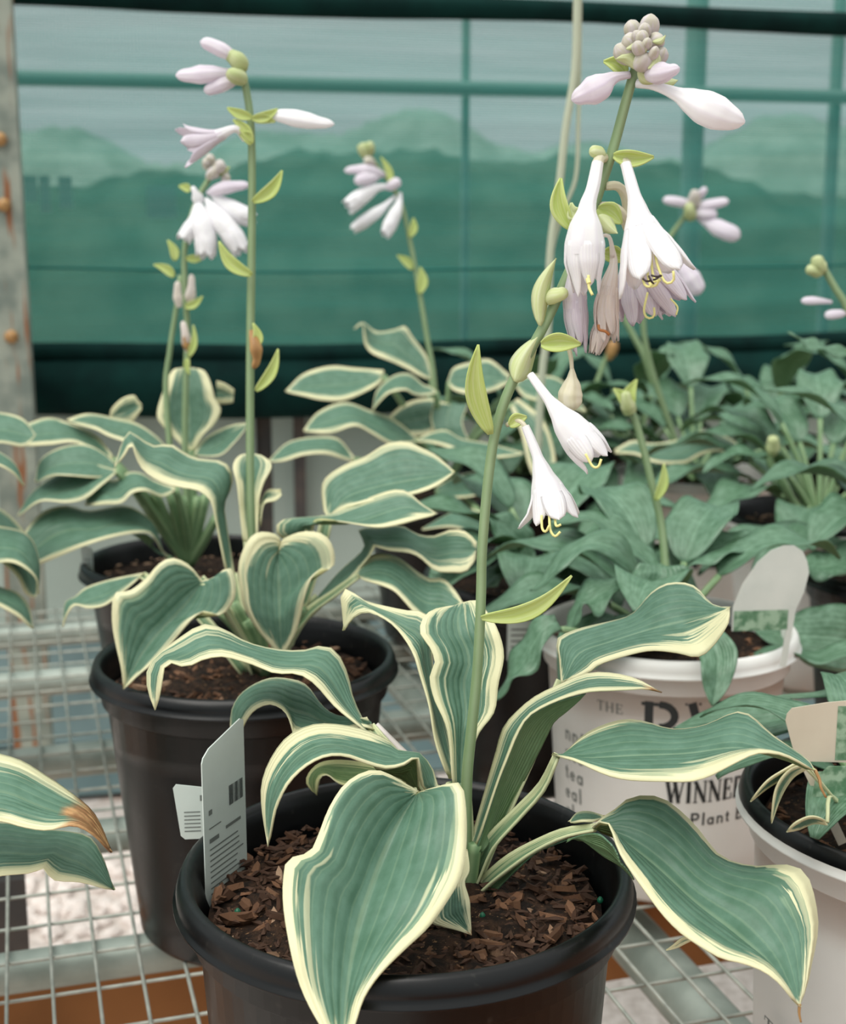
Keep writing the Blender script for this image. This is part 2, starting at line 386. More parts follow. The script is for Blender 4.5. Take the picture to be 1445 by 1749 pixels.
# ------------------------------------------------------------------ setting
BZ = 0.54                                     # top of the wire bench
fl = MB(); fl.add([(-40, -3, 0), (40, -3, 0), (40, 60, 0), (-40, 60, 0)], [(0, 1, 2, 3)], [(0, 0)] * 4)
floor = part('floor', fl, M['floor'], None, None, 'structure', False)
WY, WA = 2.42, radians(11)                    # wall: depth at X = 0 and yaw
wx = Vector((cos(WA), sin(WA), 0)); wy = Vector((-sin(WA), cos(WA), 0))
def wall_pt(s, z, n=0.0): return Vector((0, WY, 0)) + wx * s + wy * n + Vector((0, 0, z))
def wall_at(x, y, n=0.0):
    """(s, z) on the wall plane for a photo pixel"""
    d = P(x, y, 1.0) - Vector((0, 0, CAMZ)); o = Vector((0, WY, 0)) + wy * n - Vector((0, 0, CAMZ))
    k = o.dot(wy) / d.dot(wy); q = Vector((0, 0, CAMZ)) + d * k
    return (q - Vector((0, WY, 0))).dot(wx), q.z
# knee wall of pale sheets with boards below
wb_ = MB(); box(wb_, wall_pt(0.2, 0.385, 0.12), 7.0, 0.02, 0.77, wx, wy)
wall = part('wall_back', wb_, M['darksteel'], None, None, 'structure', False)
for s0, s1 in ((-3.2, -2.04), (-2.03, -0.87), (-0.86, -0.295), (-0.265, 0.9), (0.91, 2.0), (2.01, 3.6)):
    b = MB(); box(b, wall_pt((s0 + s1) / 2, 0.565, 0.10), s1 - s0, 0.012, 0.43, wx, wy); part('panel', b, M['panel'], wall, smooth=False)
for k in range(3):
    b = MB(); box(b, wall_pt(0.2, 0.06 + 0.105 * k, 0.10), 7.0, 0.02, 0.095, wx, wy); part('board', b, M['board'], wall, smooth=False)
q_, z_ = wall_at(519, 830, 0.0); b = MB(); box(b, wall_pt(q_, 0.60, 0.07), 0.02, 0.02, 0.34, wx, wy); part('bracket', b, M['darksteel'], wall, smooth=False)
b = MB(); box(b, wall_pt(0.2, 0.785, 0.09), 7.0, 0.05, 0.03, wx, wy); part('sill', b, M['steel'], wall, smooth=False)
# shade cloth: hanging sheet, its doubled hem above and the rolled-up bottom
cl = thing('shade_cloth', 'green knitted shade cloth curtain hung across the back of the benches', 'shade cloth', tuple(wall_pt(0, 0.8)))
zt = 1.422; zb = 0.83; g = []; nS, nZ = 90, 60
for i in range(nZ + 1):
    row = []
    for j in range(nS + 1):
        s = -3.0 + 6.2 * j / nS; f = i / nZ; z = zb + (zt - zb) * f
        w = 0.010 * sin(38 * z + 1.1 * s + 0.6 * sin(2.0 * s)) * (1 - f * 0.6) + 0.006 * sin(95 * z - 2.1 * s + sin(5 * s)) + 0.008 * sin(3 * s + 4 * z)
        row.append(wall_pt(s, z, w))
    g.append(row)
b = MB()
vs = [q for r in g for q in r]; m_ = nS + 1
b.add(vs, [(i * m_ + j, i * m_ + j + 1, (i + 1) * m_ + j + 1, (i + 1) * m_ + j) for i in range(nZ) for j in range(nS)],
      [(-3.0 + 6.2 * j / nS, zb + (zt - zb) * i / nZ) for i in range(nZ + 1) for j in range(nS + 1)])
part('hanging_sheet', b, M['cloth'], cl)
b = MB()
for i in range(13):
    for j in range(nS + 1):
        pass
g = [[wall_pt(-3.0 + 6.2 * j / nS, 1.44 + 0.9 * i / 12, 0.012 * sin(9 * i / 12 + 3 * j / nS)) for j in range(nS + 1)] for i in range(13)]
vs = [q for r in g for q in r]
b.add(vs, [(i * m_ + j, i * m_ + j + 1, (i + 1) * m_ + j + 1, (i + 1) * m_ + j) for i in range(12) for j in range(nS)],
      [(-3.0 + 6.2 * j / nS, 1.44 + 0.9 * i / 12) for i in range(13) for j in range(nS + 1)])
part('upper_sheet', b, M['cloth'], cl)
M['crease_line'] = plain('painted_crease', lin(30, 92, 86), 0.85, 0.1)  # cloth crease drawn as a thin tube, its darkness put into the colour
def roll(name, z0, r, sag, lump, fl_, mt=None):
    b = MB(); path = []
    for j in range(61):
        s = -3.0 + 6.2 * j / 60
        path.append(wall_pt(s, z0 + sag * (1 - cos(s * 1.5 + 0.2)) + lump * sin(7 * s), -0.01))
    tube(b, path, [r * (1 + 0.12 * sin(1.7 * k)) for k in range(20)], 14, 0.08, 5, True, fl_); part(name, b, mt or M['roll'], cl)
roll('crease_line', 0.985, 0.0019, 0.012, 0.003, 1.0, M['crease_line'])
roll('hem', 1.425, 0.019, -0.004, 0.002, 1.0)
roll('bottom_roll', 0.785, 0.034, 0.010, 0.003, 1.45)
roll('bottom_fold', 0.845, 0.013, 0.012, 0.004, 1.1)

# galvanised frame and hedge seen through the cloth
frm = thing('outer_frame', 'bare pipe frame standing outside, faint behind the green cloth', 'frame', tuple(wall_pt(0, 0, 0.5)))
for x_, w_ in ((795, 0.018), (1185, 0.048), (1425, 0.03), (-200, 0.03)):
    s_, _z = wall_at(x_, 200, 0.5); b = MB(); tube(b, [wall_pt(s_, z_, 0.5) for z_ in (0, 1.2, 2.6)], w_ / 2, 10); part('upright', b, M['frame'], frm)
for y_, w_ in ((152, 0.03),):
    s_, z_ = wall_at(720, y_, 0.5); b = MB(); tube(b, [wall_pt(q, z_, 0.47) for q in (-3.5, 0, 4)], w_ / 2, 10); part('rail', b, M['frame'], frm)
for x0, x1, y0, y1 in ((30, 62, 300, 345), (70, 84, 300, 362), (102, 122, 302, 356), (252, 300, 318, 372)):
    a_ = wall_at(x0, y1, 0.55); c_ = wall_at(x1, y0, 0.55); b = MB(); box(b, wall_pt((a_[0] + c_[0]) / 2, (a_[1] + c_[1]) / 2, 0.55), c_[0] - a_[0], 0.012, c_[1] - a_[1], wx, wy); part('pale_board', b, M['panel'], frm, smooth=False)
hd = MB(); n1, n2 = 220, 10
vs = []
for i in range(n1 + 1):
    for k in range(n2 + 1):
        a = pi * k / n2; x_ = -9 + 18 * i / n1
        r = max(1.05 - 0.15 * min(x_ * x_ / 6.2, 1.2), 0.8) + 0.02 * sin(x_ * 3.1 + 2 * a) + 0.02 * sin(7 * x_ + 5 * a) + 0.03 * random.random()
        vs.append(Vector((x_, 9.2 - 0.9 * cos(a) * r, max(0, 1.55 * sin(a) * r))))
hd.add(vs, [(i * (n2 + 1) + k, (i + 1) * (n2 + 1) + k, (i + 1) * (n2 + 1) + k + 1, i * (n2 + 1) + k + 1) for i in range(n1) for k in range(n2)])
top(part('hedge', hd, M['hedge']), 'dark clipped hedge outside, blurred behind the shade cloth', 'hedge')
hd = MB(); vs = []  # added pale band, softens the bright-to-dark edge over the hedge
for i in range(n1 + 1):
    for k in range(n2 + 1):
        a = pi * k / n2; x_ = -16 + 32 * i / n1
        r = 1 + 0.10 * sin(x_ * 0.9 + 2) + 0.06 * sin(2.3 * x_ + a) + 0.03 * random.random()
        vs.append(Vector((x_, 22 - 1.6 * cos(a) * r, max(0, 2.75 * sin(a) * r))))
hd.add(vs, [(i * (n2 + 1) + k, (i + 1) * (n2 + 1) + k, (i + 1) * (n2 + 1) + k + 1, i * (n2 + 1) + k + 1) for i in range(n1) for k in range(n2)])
top(part('hedge', hd, M['soft_band']), 'paler taller band added far outside to soften the bright edge above the dark hedge', 'hedge')
# post at the left
s_, z_ = wall_at(2, 300, -0.10)
po = thing('steel_post', 'rusty galvanised steel post standing at the left edge', 'post', tuple(wall_pt(s_, 0, -0.10)))
b = MB(); box(b, wall_pt(s_, 1.2, -0.10), 0.062, 0.045, 2.4, wx, wy); part('post_body', b, M['rust'], po, smooth=False)
for y_ in (238, 350, 575):
    q, zz = wall_at(10, y_, -0.125); b = MB(); tube(b, [wall_pt(s_ + 0.004, zz, -0.131), wall_pt(s_ + 0.004, zz, -0.122)], 0.011, 8); part('bolt', b, M['brown'], po)

# ------------------------------------------------------------------ wire bench
BA = radians(16.6); e1 = Vector((cos(BA), sin(BA), 0)); e2 = Vector((-sin(BA), cos(BA), 0))
def bp(u, v, z=0.0): return e1 * u + e2 * v + Vector((0, 0, BZ + z))
bk = onz(60, 1066, BZ); VB = bk.dot(e2) + 0.08
U0, U1, V0, V1 = -0.55, 1.15, 0.22, VB
be = thing('wire_bench', 'galvanised wire mesh nursery bench carrying all the pots', 'bench', tuple(bp(0.3, 1.0, -BZ)))
def shared(nm, mb, mat): return mb.mesh(nm, mat)
wr_ = 0.0014
b = MB(); tube(b, [Vector((0, 0, 0)), Vector((0, (V1 - V0), 0))], wr_, 6); me_l = shared('long_wire', b, M['wire'])
b = MB(); tube(b, [Vector((0, 0, 0)), Vector((U1 - U0, 0, 0))], wr_, 6); me_c = shared('cross_wire', b, M['wire'])
def child_at(name, me, parent, loc, rz=0.0):
    o = link(name, me, parent); o.location = Vector(loc) - ROOT[parent.name]; o.rotation_euler = (0, 0, rz); return o
ref = onz(176, 1749, BZ).dot(e1); u = ref - 0.0293 * round((ref - U0) / 0.0293)
while u < U1: child_at('wire', me_l, be, bp(u, V0, -wr_), BA); u += 0.0293
v = onz(0, 1704, BZ).dot(e2) - 0.05 * 8
while v < V0: v += 0.05
while v < V1: child_at('wire', me_c, be, bp(U0, v, -3 * wr_), BA); v += 0.05
for y_, w_ in ((1080, 0.034), (1164, 0.032), (1300, 0.034), (1440, 0.030), (1655, 0.029)):
    vv = onz(60, y_, BZ - 0.02).dot(e2); b = MB(); tube(b, [bp(U0, vv, -0.006 - w_ / 2), bp(U1, vv, -0.006 - w_ / 2)], w_ / 2, 16); part('cross_pipe', b, M['steel'], be)
uu = onz(1150, 1610, BZ - 0.03).dot(e1)
for uq in (uu,):
    b = MB(); tube(b, [bp(uq, V0, -0.062), bp(uq, V1, -0.062)], 0.022, 16); part('long_pipe', b, M['steel'], be)
vq = onz(200, 1712, BZ - 0.08).dot(e2); b = MB(); box(b, bp((U0 + U1) / 2, vq, -0.085), U1 - U0 - 0.02, 0.032, 0.07, e1, e2); part('timber_rail', b, M['timber'], be, smooth=False)
for uq, vq in ((onz(20, 1640, BZ - 0.12).dot(e1), onz(20, 1640, BZ - 0.12).dot(e2)), (U1 - 0.1, V0 + 0.1), (U0 + 0.02, V1 - 0.05), (U1 - 0.1, V1 - 0.05)):
    b = MB(); box(b, bp(uq, vq, -0.285), 0.03, 0.03, 0.49, e1, e2); part('leg', b, M['darksteel'], be, smooth=False)
# stones on the floor under the bench
sm = []
for k in range(4):
    b = MB(); vs = []; 
    for i in range(5):
        for j in range(7):
            a = 2 * pi * j / 7; t_ = pi * i / 4; r = 0.016 * (0.75 + 0.5 * random.random())
            vs.append(Vector((r * sin(t_) * cos(a), r * sin(t_) * sin(a) * 0.8, 0.010 * cos(t_))))
    b.add(vs, [(i * 7 + j, (i + 1) * 7 + j, (i + 1) * 7 + (j + 1) % 7, i * 7 + (j + 1) % 7) for i in range(4) for j in range(7)])
    sm.append(b.mesh('stone', M['stone'], smooth=False))
for k in range(240):
    x_ = random.uniform(-10, 330); y_ = random.uniform(1405, 1640); q = onz(x_, y_, 0.004)
    o = link('stone', random.choice(sm), floor); o.location = q; o.rotation_euler = (random.uniform(-.3, .3), random.uniform(-.3, .3), random.uniform(0, 6)); s = random.uniform(0.5, 1.2); o.scale = (s, s, s)

# ------------------------------------------------------------------ plant building
def leaf(root, L, R, Y, d=(0.0, 0.0), m=4.0, Mid=None, dome=0.06, crease=0.05, under=False, style='leaf', brown=None, pet=None, pw=(14, 12), n=28, k=13, ruffle=0.0, mtip=None, label=None, cream=1.0, petmat='petiole'):
    """a blade from its two outlines (base to tip, photo pixels) set at its own depths Y; m = margin width in mm (L, R)"""
    L = cr(pts(L), n); R = cr(pts(R), n); C = cr(pts(Mid), n) if Mid else [(a + c) / 2 for a, c in zip(L, R)]
    mL, mR = m if isinstance(m, tuple) else (m, m)
    G = []; E = []; B = []; ph = random.random() * 6
    for i in range(n):
        t = i / (n - 1); pr = max(sin(pi * min(max(t, 0.0), 1.0)), 0.0) ** 0.6
        y0 = interp(Y, t)
        pl = P(L[i][0], L[i][1], y0 + interp(d[0], t) * pr); prr = P(R[i][0], R[i][1], y0 + interp(d[1], t) * pr); pm = P(C[i][0], C[i][1], y0)
        w = (prr - pl).length
        i2, i0 = min(i + 1, n - 1), max(i - 1, 0)
        tg = P(C[i2][0], C[i2][1], interp(Y, i2 / (n - 1))) - P(C[i0][0], C[i0][1], interp(Y, i0 / (n - 1)))
        nr = (prr - pl).cross(tg)
        nr = nr.normalized() if nr.length > 1e-9 else Vector((0, 0, 1))
        if nr.dot(Vector((0, 0, CAMZ)) - pm) < 0: nr = -nr
        if under: nr = -nr
        pm = pm - nr * w * crease
        row = []; er = []; brr = []
        for j in range(k):
            u = -1 + 2 * j / (k - 1); a = abs(u); e = pl if u < 0 else prr
            q = pm.lerp(e, a) + nr * (dome * w * 4 * a * (1 - a) * 0.5)
            q += nr * (ruffle * sin(t * 15 + ph + (2 if u > 0 else 0)) * a * a * pr)
            hw = (e - pm).length; mm = interp(mL if u < 0 else mR, t) * (0.00145 if y0 < 0.75 else 0.00125)
            row.append(q); er.append(((1 - a) * hw + 0.12 * (1 - t) * 0) / max(mm, 1e-5))
            bb = 0.0
            if brown: bb = min(max((t + 0.03 * sin(5 * u + ph) - brown) * 45, 0), 1)
            brr.append(bb)
        G.append(row); E.append(er); B.append(brr)
    mb = MB(); sheet(mb, G, 0.0007, E, B, flip=under)
    o = part('leaf', mb, [M[style], M[style + '_under']], root, label)
    if pet:
        pp = [P(*q) for q in pet]; path = cr([tuple(q) for q in pp], 14); b = MB()
        dist = sum((q - Vector((0, 0, CAMZ))).length for q in pp) / len(pp)
        if style == 'leaf' and petmat == 'petiole' and dist < 1.1:            # a grooved channel with pale edges
            NN = len(path); GG = []; EE = []
            for i in range(NN):
                tg = (path[min(i + 1, NN - 1)] - path[max(i - 1, 0)]).normalized(); up = Vector((0, -0.45, 0.9)); up = (up - tg * up.dot(tg)).normalized(); sd_ = tg.cross(up)
                w_ = px(interp(list(pw), i / (NN - 1))) / 2 * dist
                GG.append([path[i] + sd_ * u_ * w_ + up * (u_ * u_ - 0.5) * w_ * 0.9 for u_ in (-1, -.8, -.55, -.28, 0, .28, .55, .8, 1)]); EE.append([(1 - abs(u_)) * w_ / 0.0011 for u_ in (-1, -.8, -.55, -.28, 0, .28, .55, .8, 1)])
            sheet(b, GG, 0.0012, EE); part('petiole', b, [M['chan'], M['chan_under']], o)
        else:
            tube(b, path, [px(w_) / 2 * dist for w_ in pw], 10); part('petiole', b, M[petmat], o)
    return o
def gleaf(root, c, az, plen, el, blen, bw, droop, wav, style='green', m=3.5, twist=0.0, nw=3.0, pr=0.0028):
    """a blade grown from a crown point: heading az, petiole length and lift el, blade drooping along its length"""
    wav *= 0.62; nw *= 0.62; blen *= 1.10; bw *= 0.95
    az = radians(az); el = radians(el); dirv = lambda e: Vector((cos(az) * cos(e), sin(az) * cos(e), sin(e)))
    path = [Vector(c)]; n0 = 7
    for i in range(n0): path.append(path[-1] + dirv(el - 0.25 * i / n0) * plen / n0)
    n = 22; k = 11; cpt = [path[-1]]; e0 = el - 0.25
    for i in range(n - 1): cpt.append(cpt[-1] + dirv(e0 - droop * ((i + 1) / n) ** 1.1) * blen / (n - 1))
    G = []; E = []; ph = random.random() * 6
    for i in range(n):
        t = i / (n - 1); e = e0 - droop * t; dd = dirv(e); side = Vector((-sin(az), cos(az), 0)); nr = dd.cross(side); nr = -nr if nr.z < 0 and abs(e) < 1.5 else nr
        tw = twist * t; side, nr = side * cos(tw) + nr * sin(tw), nr * cos(tw) - side * sin(tw)
        hw = bw / 2 * (min(t / 0.32, 1.0) ** 0.6 if t < 0.32 else max(1 - ((t - 0.32) / 0.68) ** 1.9, 0.0)) + 0.0022
        row = []; er = []
        for j in range(k):
            u = -1 + 2 * j / (k - 1); a = abs(u)
            q = cpt[i] + side * u * hw + nr * (a * hw * 0.28 + wav * a * a * sin(2 * pi * nw * t + ph + (2.2 if u > 0 else 0)) * sin(pi * min(t * 1.05, 1)))
            row.append(q); er.append((1 - a) * hw / (m * 0.001) if style == 'leaf' else 9.0)
        G.append(row); E.append(er)
    mb = MB(); n_, m_2 = len(G), len(G[0]); N = grid_normals(G); c2 = G[n // 2][k // 2]
    up = N[n // 2][k // 2].z > 0; cam_up = N[n // 2][k // 2].dot(Vector((0, 0, CAMZ)) - c2) > 0
    sheet(mb, G, 0.0007, E, None, flip=(up != cam_up))
    o = part('leaf', mb, [M[style], M[style + '_under']], root)
    b = MB(); tube(b, cr([tuple(q) for q in path], 10), [pr * 1.3, pr], 8); part('petiole', b, M['petiole'], o)
    return o
def stalk(root, path, w, mat='stalk', n=40, name='flower_stalk'):
    pp = [P(*q) for q in path]; b = MB(); dist = sum((q - Vector((0, 0, CAMZ))).length for q in pp) / len(pp)
    ws = w if isinstance(w, (list, tuple)) else [w]
    tube(b, cr([tuple(q) for q in pp], n), [px(x_) / 2 * dist for x_ in ws], 12); return part(name, b, M[mat], root)
def bud(parent, path, rad, mat='lilac', name='bud', n=18, ridge=0.05, seg=18, nr=3):
    pp = [P(*q) for q in path]; dist = (pp[0] - Vector((0, 0, CAMZ))).length; b = MB()
    rad = list(rad[:-1]) + [max(rad[-1], rad[-2] * 0.8)]; n = max(n, 26)
    rr = [interp(rad, i / (n - 1)) * sqrt(max(1 - (max(i / (n - 1) - 0.84, 0) / 0.162) ** 2, 0.0)) for i in range(n)]
    tube(b, cr([tuple(q) for q in pp], n), [px(r) * dist for r in rr], seg, ridge, nr); return part(name, b, M[mat], parent)
def bract(parent, base, tip, w, Y, bend=0.0, mat=('bract_in', 'bract'), cup=0.5, dY=0.0, name='bract', flip=False, fat=0.45):
    """a small boat-shaped bract"""
    bx, by = base; tx, ty = tip; dx, dy = tx - bx, ty - by; l = sqrt(dx * dx + dy * dy); nx, ny = -dy / l, dx / l
    n, k = 14, 7; G = []
    for i in range(n):
        t = i / (n - 1); bo = bend * sin(pi * t) * l
        hw = w / 2 * (sin(pi * min(t / (2 * fat), 1)) ** 0.7 if t < fat else max(1 - ((t - fat) / (1 - fat)) ** 1.6, 0)) + w * 0.10 * (1 - t) + 0.3
        row = []
        for j in range(k):
            u = -1 + 2 * j / (k - 1)
            row.append(P(bx + dx * t + nx * (bo + u * hw), by + dy * t + ny * (bo + u * hw), Y + dY * t - cup * (u * u) * hw / F * Y * 1.2))
        G.append(row)
    b = MB(); sheet(b, G, 0.0006, flip=flip); return part(name, b, [M[mat[0]], M[mat[1]]], parent)
def flower(root, path, rad, ts=0.5, flare=0.2, mats=('petal', 'petal'), rot=0.0, lens=None, over=1.18, name='flower', pw=2.2, one=False, flares=None, crumple=0.0, squeeze=1.0):
    pp = [P(*q) for q in path]; dist = (pp[-1] - Vector((0, 0, CAMZ))).length; n = 30
    cpt = cr([tuple(q) for q in pp], n); fr = frames(cpt); RR = [px(r) * dist for r in rad]; rmax = max(RR)
    def at(t):
        x_ = t * (n - 1)
        if x_ >= n - 1: return cpt[-1] + fr[-1][0] * (t - 1) * (n - 1) * (cpt[-1] - cpt[-2]).length, fr[-1]
        i = int(x_); f = x_ - i; return cpt[i].lerp(cpt[i + 1], f), fr[i]
    b = MB(); k0 = int(ts * (n - 1)) + 2
    tube(b, cpt[:k0], [interp(RR, i / (n - 1)) for i in range(k0)], 18, 0.03, 6, False)
    fo = part(name, b, M[mats[0]], root)
    lens = lens or [1.0 + random.uniform(-0.04, 0.03) for _ in range(6)]
    for p_ in range(6):
        a0 = rot + p_ * pi / 3; G = []; nn, kk = 13, 7; out = 1.0 if p_ % 2 else 0.0
        for i in range(nn):
            q = i / (nn - 1); t = ts - 0.06 + (lens[p_] - ts + 0.06) * q; c, (T, N, B) = at(t)
            hw = pi / 6 * over * (max(1 - q ** pw, 0) ** 0.55) + 0.03
            fl_ = (flares[p_] if flares else flare)
            r = interp(RR, min(t, 1)) * (0.985 + (0.035 + 0.05 * out) * min(q * 2.5, 1)) + fl_ * rmax * q ** 2.6
            row = []
            for j in range(kk):
                u = -1 + 2 * j / (kk - 1); a = a0 + u * hw
                rr = r * (1 - 0.06 * u * u) * (1 + crumple * sin(11 * u + 5 * q + p_)) 
                row.append(c + (N * cos(a) * squeeze + B * sin(a)) * rr)
            G.append(row)
        if one:
            b2 = MB(); sheet(b2, G, 0.0003)
        else:
            b2 = MB(); sheet(b2, G, 0.0003)
        part('petal', b2, [M[mats[1]], M[mats[1]]], fo)
    return fo
def filament(parent, path, w, mat='style', name='stamen', tip=None):
    pp = [P(*q) for q in path]; dist = (pp[0] - Vector((0, 0, CAMZ))).length; b = MB()
    tube(b, cr([tuple(q) for q in pp], 14), px(w) / 2 * dist, 7, mi=0)
    return part(name, b, M[mat], parent)
# ---- pots
chip_me = []
for k in range(7):
    b = MB(); n = 6; rx = random.uniform(0.6, 1.0); vs = []
    for z_, sc in ((-1, 0.85), (1, 0.8)):
        for j in range(n):
            a = 2 * pi * j / n; r = random.uniform(0.7, 1.1); vs.append(Vector((r * cos(a) * sc, r * sin(a) * rx * sc * 0.7, z_ * 0.22 + random.uniform(-.08, .08))))
    b.add(vs, [tuple(range(n - 1, -1, -1)), tuple(range(n, 2 * n))] + [(j, (j + 1) % n, n + (j + 1) % n, n + j) for j in range(n)])
    chip_me.append(b.mesh('bark_chip', M['bark'], smooth=False))
def pot(root, cx, cy, h=0.20, r=0.11, rb=0.080, mat='pot', inner=None, soil_d=0.020, chips=0, fine=300, chip_r=(0.003, 0.0085), rim=0.013, lip=0.006):
    z0, zt_ = BZ, BZ + h; b = MB(); rt = r - lip
    prof = [(0.0, z0 + 0.004), (rb - 0.006, z0 + 0.004), (rb - 0.003, z0), (rb, z0 + 0.004)]
    for i in range(1, 6): prof.append((rb + (rt - 0.004 - rb) * i / 5, z0 + 0.004 + (h - rim - 0.014 - 0.004) * i / 5))
    prof += [(rt - 0.003, zt_ - rim - 0.016), (rt - 0.0005, zt_ - rim - 0.014), (rt - 0.0005, zt_ - rim - 0.003), (r - 0.001, zt_ - rim - 0.001), (r + 0.0012, zt_ - rim), (r + 0.0012, zt_ - rim + 0.0012), (r - 0.0004, zt_ - rim + 0.002), (r - 0.0002, zt_ - rim * 0.6),
             (r - 0.0008, zt_ - 0.005), (r - 0.0022, zt_ - 0.0016), (r - 0.0045, zt_), (r - 0.0065, zt_ - 0.001), (r - 0.008, zt_ - 0.004), (r - 0.009, zt_ - 0.009), (rt - 0.007, zt_ - 0.03), (rb - 0.004, z0 + 0.01)]
    lathe(b, prof, (cx, cy), 72)
    if inner:
        for i, f in enumerate(b.f):
            seg_i = i // 72
            if seg_i >= len(prof) - 9: b.mi[i] = 1
        po_ = part('pot', b, [M[mat], M[inner]], root)
    else: po_ = part('pot', b, M[mat], root)
    rs = rt - 0.008; zs = zt_ - soil_d; b = MB(); vs = [Vector((cx, cy, zs + 0.003))]; rings, seg = 14, 40
    for i in range(1, rings + 1):
        for k in range(seg):
            a = 2 * pi * k / seg; q = rs * i / rings
            vs.append(Vector((cx + q * cos(a), cy + q * sin(a), zs + random.uniform(-0.0022, 0.0022) + 0.003 * (1 - (i / rings) ** 2) - 0.003 * (i / rings) ** 6)))
    fs = [(0, 1 + k, 1 + (k + 1) % seg) for k in range(seg)]
    for i in range(rings - 1):
        for k in range(seg):
            a = 1 + i * seg; fs.append((a + k, a + seg + k, a + seg + (k + 1) % seg, a + (k + 1) % seg))
    b.add(vs, fs, [(0, 0)] * len(vs)); so = part('potting_mix', b, M['soil'], root)
    rl = ROOT[root.name]
    for i in range(chips):
        q = rs * 0.97 * sqrt(random.random()); a = random.uniform(0, 2 * pi); s = random.uniform(*chip_r)
        if random.random() < 0.12: s *= 1.5
        o = link('bark_chip', random.choice(chip_me), so)
        o.location = Vector((cx + q * cos(a), cy + q * sin(a), zs + random.uniform(0.0, 0.004))) - rl
        o.rotation_euler = (random.uniform(-.6, .6), random.uniform(-.6, .6), random.uniform(0, 6.3)); o.scale = (s, s * random.uniform(0.5, 0.9), s * random.uniform(0.6, 1.0))
    if fine:
        b = MB()
        for i in range(fine):
            q = rs * 0.98 * sqrt(random.random()); a = random.uniform(0, 2 * pi); s = random.uniform(0.0012, 0.003)
            c = Vector((cx + q * cos(a), cy + q * sin(a), zs + random.uniform(0.0, 0.004)))
            R_ = Matrix.Rotation(random.uniform(0, 6), 3, 'Z') @ Matrix.Rotation(random.uniform(-.7, .7), 3, 'X')
            vs = [c + R_ @ Vector(w_) * s for w_ in ((-1.6, -.5, 0), (1.6, -.4, 0), (1.4, .5, 0), (-1.5, .4, 0), (0, 0, .5), (0, 0, -.5))]
            b.add(vs, [(0, 1, 4), (1, 2, 4), (2, 3, 4), (3, 0, 4), (1, 0, 5), (2, 1, 5), (3, 2, 5), (0, 3, 5)])
        part('bark_fines', b, M['bark'], so, kind='stuff', smooth=False)
    return po_, so
def plant(label, x, Y, zr, **kw):
    """a pot standing on the bench, its rim centre seen at pixel column x and depth Y"""
    dn = math.atan2(CAMZ - zr, Y) - PITCH; X = P(x, H / 2 + F * math.tan(dn), Y).x
    r = thing('potted_hosta', label, 'potted plant', (X, Y, BZ)); pot(r, X, Y, h=zr - BZ, **kw); return r, Vector((X, Y, zr - 0.018))

# ------------------------------------------------------------------ front hosta
A, crA = plant('large blooming cream-edged hosta in the foremost black pot', 692, 0.583, 0.742, chips=285, fine=900, r=0.1055, rb=0.084)
CX, CY, CYY = 797, 1520, 0.598
for i in range(9):
    q = random.uniform(0.02, 0.095); a = random.uniform(0, 6.28); b = MB(); c = Vector((ROOT[A.name].x + q * cos(a), ROOT[A.name].y + q * sin(a), 0.7240 + 0.001))
    tube(b, [c + Vector((0, 0, k * 0.0011 - 0.0016)) for k in range(4)], [0.0006, 0.0015, 0.0015, 0.0006], 8); part('fertiliser_bead', b, M['bead'], A)
# rear leaves first
leaf(A, '766,1330 745,1270 735,1210 720,1160 705,1115 680,1075 655,1055 625,1046 602,1056 587,1077',
     '782,1330 768,1250 745,1170 738,1110 737,1062 722,1044 700,1043 655,1034 620,1024 596,1006 582,1012 584,1044 587,1077', [0.605, 0.62, 0.64, 0.66, 0.67], d=(-0.012, 0.012), m=([2, 2.5, 3], [2, 2.5, 3.5, 4]), pet=[(773, 1335, .605), (785, 1430, .60), (CX - 6, CY + 10, CYY)], pw=(17, 20))
leaf(A, '640,1263 610,1235 575,1205 540,1170 510,1153 470,1150 430,1130 385,1118 350,1125 318,1140 285,1133 274,1170 266,1212',
     '648,1262 625,1234 603,1190 592,1150 572,1112 545,1103 518,1108 470,1105 420,1095 378,1075 345,1069 300,1093 262,1122 248,1150 252,1180 264,1212', [0.605, 0.63, 0.645, 0.64, 0.62], d=(-0.024, 0.024), m=([1, 3, 4.5, 3.5], [2.5, 3, 4.5, 3.5]), ruffle=0.001,
     pet=[(643, 1262, .606), (700, 1345, .60), (760, 1440, .60), (CX - 8, CY + 8, CYY)], pw=(9, 16, 20))
leaf(A, '640,1246 612,1240 560,1262 520,1262 503,1254 497,1232 485,1212 460,1202 432,1214 414,1243 411,1270',
     '625,1225 600,1226 572,1220 550,1204 525,1171 500,1160 460,1158 420,1177 398,1205 393,1243 400,1260 411,1271', [0.61, 0.64, 0.66, 0.675, 0.67], d=(-0.028, 0.02), m=([2, 3, 3, 3], [1.2, 1.2, 1.5, 3]), dome=0.12, style='leaf',
     pet=[(632, 1240, .61), (710, 1340, .60), (CX - 6, CY + 12, CYY)], pw=(12, 15, 18))
leaf(A, '700,1330 650,1310 600,1300 560,1300 536,1312 524,1335 540,1357', '690,1345 650,1345 610,1345 580,1340 560,1325 548,1330 542,1357', [0.60, 0.62, 0.64, 0.645], d=(0.01, -0.01), m=2, under=True)
